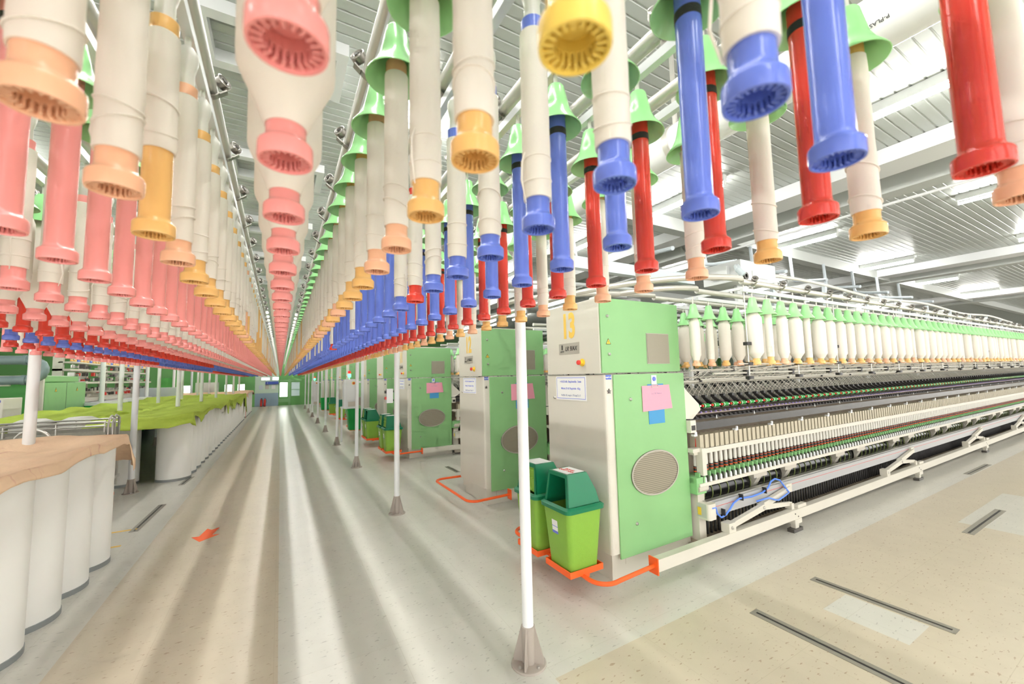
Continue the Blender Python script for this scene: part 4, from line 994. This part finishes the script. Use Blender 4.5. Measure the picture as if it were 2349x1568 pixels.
# ------------------------------------------------------------------ floor slots and marks
def slot(x0, y0, x1, y1, lb):
    L = math.hypot(x1-x0, y1-y0); t = thing('floor_slot', lb, 'floor slot', (x0, y0, 0), 'steel framed slots in the floor', math.atan2(y1-y0, x1-x0)); b = MB(); w2 = .038
    b.box(0, L, -w2, -.009, 0, .003); b.box(0, L, .009, w2, 0, .003); b.box(0, .02, -.009, .009, 0, .003); b.box(L-.02, L, -.009, .009, 0, .003)
    for q in range(5):
        for yy in (-.02, .02): b.lathe([(.005, .0035), (.001, .0045)], 6, (.05+q*(L-.1)/4, yy, 0))
    b.build('frame', 'slotsteel', t); b = MB(); b.box(.02, L-.02, -.009, .009, 0, .0008); b.build('gap', 'black', t)
for i, (x0, y0, x1, y1, lb) in enumerate(((2.585, .78, 2.585, 1.555, 'long floor slot in the beige floor nearest the bottom edge'), (3.335, .84, 3.335, 1.555, 'long floor slot beside the grey floor patch, facing the machine'), (5.33, 1.21, 6.45, 1.21, 'floor slot crossing the grey patch far along the beige floor'), (8.18, 1.8, 9.22, 1.8, 'farthest small floor slot near the guard rail'),
                              (-1.27, 5.63, -1.24, 6.65, 'floor slot beside the peach covered cans'), (-1.24, 7.75, -1.2, 8.3, 'floor slot in front of the lime covered cans'), (2.455, 6.05, 2.455, 6.55, 'floor slot between the second and third cabinets'))): slot(x0, y0, x1, y1, lb)
a = MB(); P = [(-.68, 4.88), (-.53, 4.98), (-.56, 5.02), (-.47, 5.24), (-.52, 5.27), (-.57, 5.22), (-.62, 5.28), (-.64, 5.05), (-.68, 5.06)]
P = [(0, -.2), (.13, -.03), (.06, -.03), (.06, .2), (0, .14), (-.06, .2), (-.06, -.03), (-.13, -.03)]
a.prism(P, 0, .0012); o = a.build('floor_arrow', 'orange'); o.location = (-.6, 5.1, .0003); o.rotation_euler = (0, 0, -.18); o.scale = (.9, .95, 1); tag(o, 'red arrow sticker on the beige aisle floor pointing at the camera', 'arrow sticker')
for i, (x, y, lb) in enumerate(((-1.36, 5.72, 'yellow floor tape strip beside the floor slot end'), (-1.36, 5.22, 'yellow floor tape strip nearest the peach covered cans'))):
    a = MB(); a.box(x-.12, x+.1, y-.02, y+.02, .0002, .0012); tag(a.build('floor_tape', 'yellowtape'), lb, 'tape')

# ------------------------------------------------------------------ sliver cans and covers
cb = MB(); cb.lathe([(.001, .012), (.205, .012), (.212, .0), (.224, .0), (.224, .035), (.2205, .037)], 36, mi=1); cb.lathe([(.2205, .037), (.2205, .96), (.221, .962)], 36, mi=0)
cb.lathe([(.221, .962), (.226, .964), (.226, .985), (.214, .985), (.214, .9), (.001, .88)], 36, mi=0); CAN = cb.mesh('can', ['cannwhite', 'canrim'])
ck = MB(); ck.lathe([(.2265, .966), (.2285, .966), (.2285, .983), (.2265, .983)], 36); RIM = ck.mesh('rim_band', 'castbrown')
def can(x, y, lb, grp, sc=1., rim=False):
    t = thing('sliver_can', lb, 'can', (x, y, 0), grp); t.scale = (sc, sc, 1); link('can_body', CAN, t)
    if rim: link('rim_band', RIM, t)
    return t
for i, y in enumerate((4.80, 4.35, 3.90, 3.45, 3.0)): can(-1.45, y, 'tall white can under the peach cloth, %s from its far end' % ordinal(i, 'first'), 'cans under the near peach cloth')
YC = []; y = 8.3
while y < 24.4:
    if not (19.55 < y < 20.1): YC.append(y)
    y += .4535
for i, y in enumerate(YC): can(-1.43, y, 'white can edging the aisle under the far cloths, %s from the cart' % ordinal(i, 'first'), 'cans edging the aisle')
for j, x in enumerate((-2.06, -2.52, -2.99, -3.46)):
    t = can(x, 8.3, 'white can facing the cart in front of the lime cloth, %s from the aisle' % ordinal(j+1), 'front cans facing the cart', rim=True)
for j, x in enumerate((-2.52, -2.99)):
    b = MB(); b.lathe([(.001, .07), (.12, .06), (.19, .025), (.205, .0), (.2, -.01)], 24); o = b.build('sliver_coil', 'batting'); o.location = (x, 8.3, .985); tag(o, 'white fluffy sliver heaped in the %s open can behind the cart' % ('near', 'left')[j], 'sliver')
from mathutils import noise
def cloth(name, lb, m, x0, x1, y0, y1, ztop, drape, seed, hump=.03, points=(), holes=0., step=.06, end0=.16, end1=.16):
    """x0 is the aisle side; a sheet over can tops that hangs over every edge"""
    nx = max(6, int((x0-x1)/step)); ny = max(6, int((y1-y0)/step)); nd = 6
    S = [('d', k/nd) for k in range(nd, 0, -1)]+[('t', i/nx) for i in range(nx+1)]+[('e', k/nd) for k in range(1, nd+1)]
    T = [('d', k/4) for k in range(4, 0, -1)]+[('t', i/ny) for i in range(ny+1)]+[('e', k/4) for k in range(1, 5)]
    vs = []
    for kt, tv in T:
        yy = y0-.02 if kt == 'd' else y1+.02 if kt == 'e' else y0+(y1-y0)*tv
        for ks, sv in S:
            xx = x0+.012 if ks == 'd' else x1-.02 if ks == 'e' else x0+(x1-x0)*sv
            z = ztop+.004+hump*max(0., noise.noise((xx*1.6+seed, yy*1.3, 1.))*1.6+.35)+.03*abs(noise.noise((xx*4+seed, yy*3, 4.)))
            if ks in 'de':
                dr = drape*(1+.45*noise.noise((yy*1.7+seed, 2., 0.)))
                for py, pw, pd in points:
                    if ks == 'd': dr += pd*max(0, 1-abs(yy-py)/pw)
                z -= dr*sv; sg = 1 if ks == 'd' else -1
                xx += sg*(.012*sv+.012*noise.noise((yy*5+seed, sv*2, 7.)))
            if kt in 'de':
                e = (end0 if kt == 'd' else end1)*(1+.5*noise.noise((xx*2.3+seed, 5., 3.)))
                z -= e*tv; yy += (-1 if kt == 'd' else 1)*(.02*tv+.02*noise.noise((xx*5, tv*2, seed)))
                if ks == 'd' and sv > .5: xx += .03*tv
            vs.append((xx, yy, z))
    w = len(S); h = len(T)
    b = MB(); b.add(vs, [(j*w+i, j*w+i+1, (j+1)*w+i+1, (j+1)*w+i) for j in range(h-1) for i in range(w-1)], 0, True)
    o = b.build(name, m, ang=0); md = o.modifiers.new('s', 'SOLIDIFY'); md.thickness = .004; md.offset = 1; tag(o, lb, 'cloth'); return o
cloth('cover_cloth', 'peach cloth with wine red stains over the nearest white cans', 'peachcloth', -1.215, -2.16, 2.7, 5.03, .985, .075, 3.1, .065, points=((5.0, .16, .03),), end1=.26)
cloth('cover_cloth', 'small peach cloth at the left edge behind the nearest cloth', 'peachcloth', -2.42, -3.2, 4.3, 5.25, .985, .1, 8.1, .02)
for j, (x, y) in enumerate(((-2.66, 5.0), (-2.66, 4.5), (-3.0, 4.8))): can(x, y, 'white can under the small peach cloth at the left edge, %s' % ('front', 'near', 'rear')[j], 'cans under the small peach cloth')
cloth('cover_cloth', 'lime green cloth over the cans nearest the cart', 'limecloth', -1.185, -2.3, 8.06, 13.9, .985, .07, 1.7, .05, points=((8.75, .35, .12), (11.4, .5, .06), (12.9, .4, .26), (13.5, .25, .20)), end0=.15)
cloth('cover_cloth', 'long lime green cloth lying over the left rear cans', 'limecloth', -2.26, -3.75, 8.55, 19.2, .99, .1, 5.3, .055, step=.09)
cloth('cover_cloth', 'lime green cloth hanging toward the floor midway along the aisle cans', 'limecloth', -1.18, -2.25, 14.0, 19.4, .99, .16, 9.9, .06, points=((14.6, .5, .18), (16.8, 1.2, .22), (19.1, .6, .5)), end1=.55)
cloth('cover_cloth', 'pale peach cloth over the farthest cans near the blue dado', 'peachcloth', -1.18, -4.4, 20.2, 24.5, 1.0, .06, 2.2, .05, step=.12)
o = MB(); o.box(-1.2, -1.19, 19.75, 19.8, .02, .55); tag(o.build('floor_sign', 'orange'), 'thin orange upright marker between the far cans', 'marker')

# ------------------------------------------------------------------ bobbin carts
t = thing('bobbin_cart', 'long wheeled steel cart with grey panel behind the peach cloth', 'cart', (0, 0, 0))
x0, x1, ya, yb = -3.75, -1.86, 6.88, 7.42
b = MB()
for y in (ya, yb):
    for z in (1.05, 1.0): b.tube([(x0, y, z), (x1, y, z)], .011, 8)
    x = x0+.2
    while x < x1: b.tube([(x, y, .92), (x, y, 1.05)], .009, 6); x += .42
b.build('top_rail', 'steel', t)
b = MB(); b.box(x0, x1, ya+.01, ya+.02, .30, .94); b.box(x0, x1, yb-.02, yb-.01, .30, .94); b.box(x0, x0+.01, ya+.02, yb-.02, .3, .94); b.build('side_panel', 'panelgrey', t)
b = MB(); b.box(x0, x1, ya+.03, yb-.03, .24, .29); b.build('deck', 'beige2', t)
for y in (ya+.04, ya+.2):
    b = MB(); b.tube([(x1+.01, y, .2), (x1+.01, y, 1.0), (x1+.015, y+.03, 1.08), (x1+.015, y+.10, 1.11), (x1+.015, y+.2, 1.08), (x1+.01, y+.23, 1.0), (x1+.01, y+.23, .2)], .013, 8); b.build('end_handle', 'steel', t)
for x, y in ((x1-.08, ya+.08), (x1-.08, yb-.08), (x0+.1, ya+.08), (x0+.1, yb-.08)):
    b = MB(); b.lathe([(.02, -.02), (.03, -.02), (.03, .02), (.02, .02)], 14, (x, y, .075), 1, 'Y'); b.lathe([(.03, -.021), (.062, -.018), (.072, -.012), (.072, .012), (.062, .018), (.03, .021)], 18, (x, y, .075), 0, 'Y'); b.box(x-.02, x+.02, y-.03, y-.024, .07, .24, 1); b.box(x-.02, x+.02, y+.024, y+.03, .07, .24, 1); b.build('caster', ['orange', 'steel'], t)
def lying(x, y, z, c, lb, rz=0., kind='thin'):
    o = make_bobbin(x, y, z, c, kind, 0, lb, 'bobbins lying in the carts'); o.rotation_euler = (-PI/2, 0, rz); return o
b = MB(); b.box(-1.88, -1.84, 6.96, 7.4, .285, .32); b.box(-1.98, -1.95, 6.96, 7.4, .285, .32)
b.build('bobbin_rest', 'steel', t)
for j, (z, c) in enumerate(((.355, 'peach'), (.42, 'peach'), (.485, 'amber'))): lying(-1.925, 6.93, z, c, '%s bobbin lying in the end of the grey cart, %s of three' % ({'peach': 'peach', 'amber': 'amber'}[c], ('lowest', 'middle', 'topmost')[j]))
t = thing('bobbin_trolley', 'low trolley with arched chrome handle holding red and white bobbins', 'cart', (-2.75, 6.05, 0)); b = MB(); b.box(-.45, .45, -.25, .25, .3, .80); b.build('tub', 'beige2', t); b = MB()
for x, y in ((-.4, -.2), (.4, -.2), (-.4, .2), (.4, .2)): b.lathe([(.001, -.015), (.06, -.012), (.06, .012), (.001, .015)], 12, (x, y, .06), axis='Y'); b.box(x-.01, x+.01, y-.02, y+.02, .06, .3)
b.build('casters', 'darksteel', t); b = MB(); b.tube([(.57+.13*math.cos(math.radians(a)), 0, .93+.13*math.sin(math.radians(a))) for a in range(180, -1, -15)]+[(.70, 0, .5), (.45, 0, .45)], .014, 8); b.tube([(.44, 0, .93), (.44, 0, .7)], .014, 8); b.build('handle', 'steel', t)
for j, (x, z, kind) in enumerate(((-2.95, .83, 'none'), (-2.87, .83, 'thin'), (-2.79, .83, 'none'), (-2.70, .83, 'none'), (-2.91, .88, 'thin'), (-2.83, .885, 'none'), (-2.74, .88, 'thin'))):
    lying(x, 5.82, z, 'red', '%s red bobbin lying on the trolley at the left edge, %s in heap' % ('bare' if kind == 'none' else 'white wound', ordinal(j, 'first')), kind=kind)

# ------------------------------------------------------------------ machines on the left
t = thing('roving_machine_cabinet', 'large green machine housing on the left with yellow warning triangles', 'machine', (-4.2, 11.9, 0))
b = MB(); b.box(-5, 0, .02, 2.1, 0, 1.58); b.build('housing', 'green2', t, bevel=.01); b = MB(); b.box(-.05, .012, -.015, .06, 0, 1.68); b.build('corner_post', 'beige', t)  # darker green than the lit side panel: front face's shade painted in
b = MB(); b.box(-5, -.05, -.01, 1.6, 1.59, 1.73); b.box(-.05, 0, .1, 1.7, 1.59, 1.72, 1); b.build('top_box', ['beige', 'green'], t, bevel=.01)
b = MB(); b.box(.0, .012, .08, 2.08, .05, 1.57); b.build('side_panel', 'green', t); b = MB(); b.box(.012, .014, 1.05, 1.06, .05, 1.57); b.build('panel_joint', 'black', t)
o = part_w = link('warning_triangle', pm('warn', m_warn), t); o.location = (-.75, .018, 1.43); o.scale = (4, 1, 4)
for y in (.55, 1.6): o = link('warning_triangle', pm('warn', m_warn), t); o.location = (.014, y, 1.42); o.scale = (2, 1, 2); o.rotation_euler = (0, 0, PI/2)
t = thing('beige_machine_head', 'beige machine head with ochre numeral at the left edge', 'machine', (-4.12, 10.4, 0)); b = MB(); b.box(-1.2, 0, 0, .6, 0, 1.31); b.build('head', 'beige', t, bevel=.01)
text('3', .45, 'yellownum', (-.21, -.003, 1.09), '-Y', t, squash=.7, bold=.01, name='machine_number'); b = MB(); b.box(-.11, -.03, -.003, 0, 1.24, 1.28); b.build('blue_tag', 'bluetag', t); b = MB(); b.box(-.6, -.08, -.003, 0, .2, .86); b.ext(ell(-.2, .5, .12, .2), -.01, -.003, 'XZ', 1); b.build('vent', ['plate', 'louvre'], t)
t = thing('bent_pipe', 'grey blue plastic pipe bent in a hook above the left green housing', 'pipe', (-4.2, 11.3, 1.83)); b = MB()
b.tube([(-1.5, 0, .18), (.0, 0, .18), (.1, 0, .16), (.18, 0, .10), (.21, 0, .02), (.21, 0, -.04), (.18, 0, -.12), (.1, 0, -.18), (0, 0, -.2), (-1.5, 0, -.2)], .085, 14); b.build('pipe_run', 'greypipe', t); b = MB(); b.box(-.5, -.44, -.02, .62, -.31, -.27); b.box(-.5, -.44, -.02, .02, -.29, -.27); b.build('pipe_bracket', 'beige', t)
for q in (.18, -.2): b = MB(); b.lathe([(.09, 0), (.098, .0), (.098, .06), (.09, .06)], 14, (-.06, 0, q), axis='X'); b.build('coupling', 'greypipe', t)
t = thing('roving_machine', 'long beige roving frame with rows of bobbins beyond the green housing', 'machine', (-4.6, 14.3, 0)); b = MB()
b.box(-.5, .1, 0, 6.9, .15, .55); b.box(-.5, .0, 0, 6.9, 1.05, 1.16); b.box(-.45, .12, 0, 6.9, 1.55, 1.6); b.box(-.3, .02, 0, 6.9, 1.88, 1.93); b.box(-.2, .06, 0, 6.9, 2.08, 2.11)
for i in range(5): b.box(-.3, -.12, i*1.48, i*1.48+.1, 0, 2.6)
b.build('frame', 'beige', t); b = MB(); rnd = random.Random(2)
for i in range(262):
    y = i*.026; z = rnd.choice((.8, .95, 1.2, 1.35, 1.62, 1.75, 1.95)); b.box(.0+rnd.uniform(-.06, .05), .05+rnd.uniform(0, .07), y, y+rnd.uniform(.03, .09), z, z+rnd.uniform(.03, .11), rnd.choice((0, 0, 1, 2, 2, 3)))
b.box(-.2, -.1, 0, 6.9, .55, 1.4, 3); b.build('drafting_parts', ['darksteel', 'redpl', 'steel', 'beige2'], t)['kind'] = 'stuff'
b = MB()
for i in range(34): lowpoly(b, .0, .1+i*.2, 2.12, [3, 3, 2, 3][i % 4], 'mid' if i % 4 != 2 else 'thin', 0)
b.build('bobbin_row', COLS+['yarn'], t)['kind'] = 'stuff'
for i in range(7):
    y = 13.9+.62*i; q = thing('drum', 'green drum with white rim beside the roving frame, %s from the housing' % ordinal(i, 'first'), 'drum', (-4.05, y+.3, 0), 'drums beside the roving frame')
    b = MB(); b.lathe([(.001, 0), (.28, 0), (.28, 1.02), (.001, 1.02)], 24); b.build('drum_body', 'bindark', q); b = MB(); b.lathe([(.285, 1.0), (.295, 1.0), (.295, 1.07), (.26, 1.07), (.001, 1.06)], 24); b.build('rim', 'white', q)
for i, (x, y, w_, h, m, lb) in enumerate(((-3.9, 19.6, 1.1, 1.35, 'greybeam', 'pale blue cabinet beyond the roving frame'), (-4.6, 21.4, 1.0, 1.2, 'wallwhite', 'white cabinet in front of the far left windows'), (-4.4, 23.6, .7, 1.75, 'green2', 'dark green tall cabinet by the far left windows'), (-3.2, 25.2, .9, 1.5, 'wallwhite', 'pale cabinet near the far wall windows'))):
    q = thing('side_cabinet', lb, 'cabinet', (x, y, 0), None); b = MB(); b.box(-w_/2, w_/2, 0, .5, 0, h); b.build('body', m, q, bevel=.01); b = MB(); b.box(-w_/2+.06, w_/2-.06, -.012, 0, .1, h*.55); b.box(w_/2-.14, w_/2-.11, -.03, -.012, h*.4, h*.48, 1); b.build('front', [m, 'steel'], q)

# ------------------------------------------------------------------ light and render settings
wd = bpy.data.worlds.new('world'); SC.world = wd; wd.use_nodes = True
bg = wd.node_tree.nodes['Background']; bg.inputs[0].default_value = (1., .985, .95, 1); bg.inputs[1].default_value = 1.55
SC.view_settings.view_transform = 'Standard'; SC.view_settings.look = 'None'; SC.view_settings.gamma = 1.0; SC.view_settings.use_curve_mapping = False
SC.view_settings.exposure = 1.03
cy = SC.cycles
cy.max_bounces = 4; cy.diffuse_bounces = 3; cy.glossy_bounces = 2; cy.transmission_bounces = 3; cy.transparent_max_bounces = 6
cy.caustics_reflective = False; cy.caustics_refractive = False; cy.sample_clamp_indirect = 6.
cy.use_denoising = True; cy.use_adaptive_sampling = True; cy.adaptive_threshold = .1; cy.adaptive_min_samples = 12
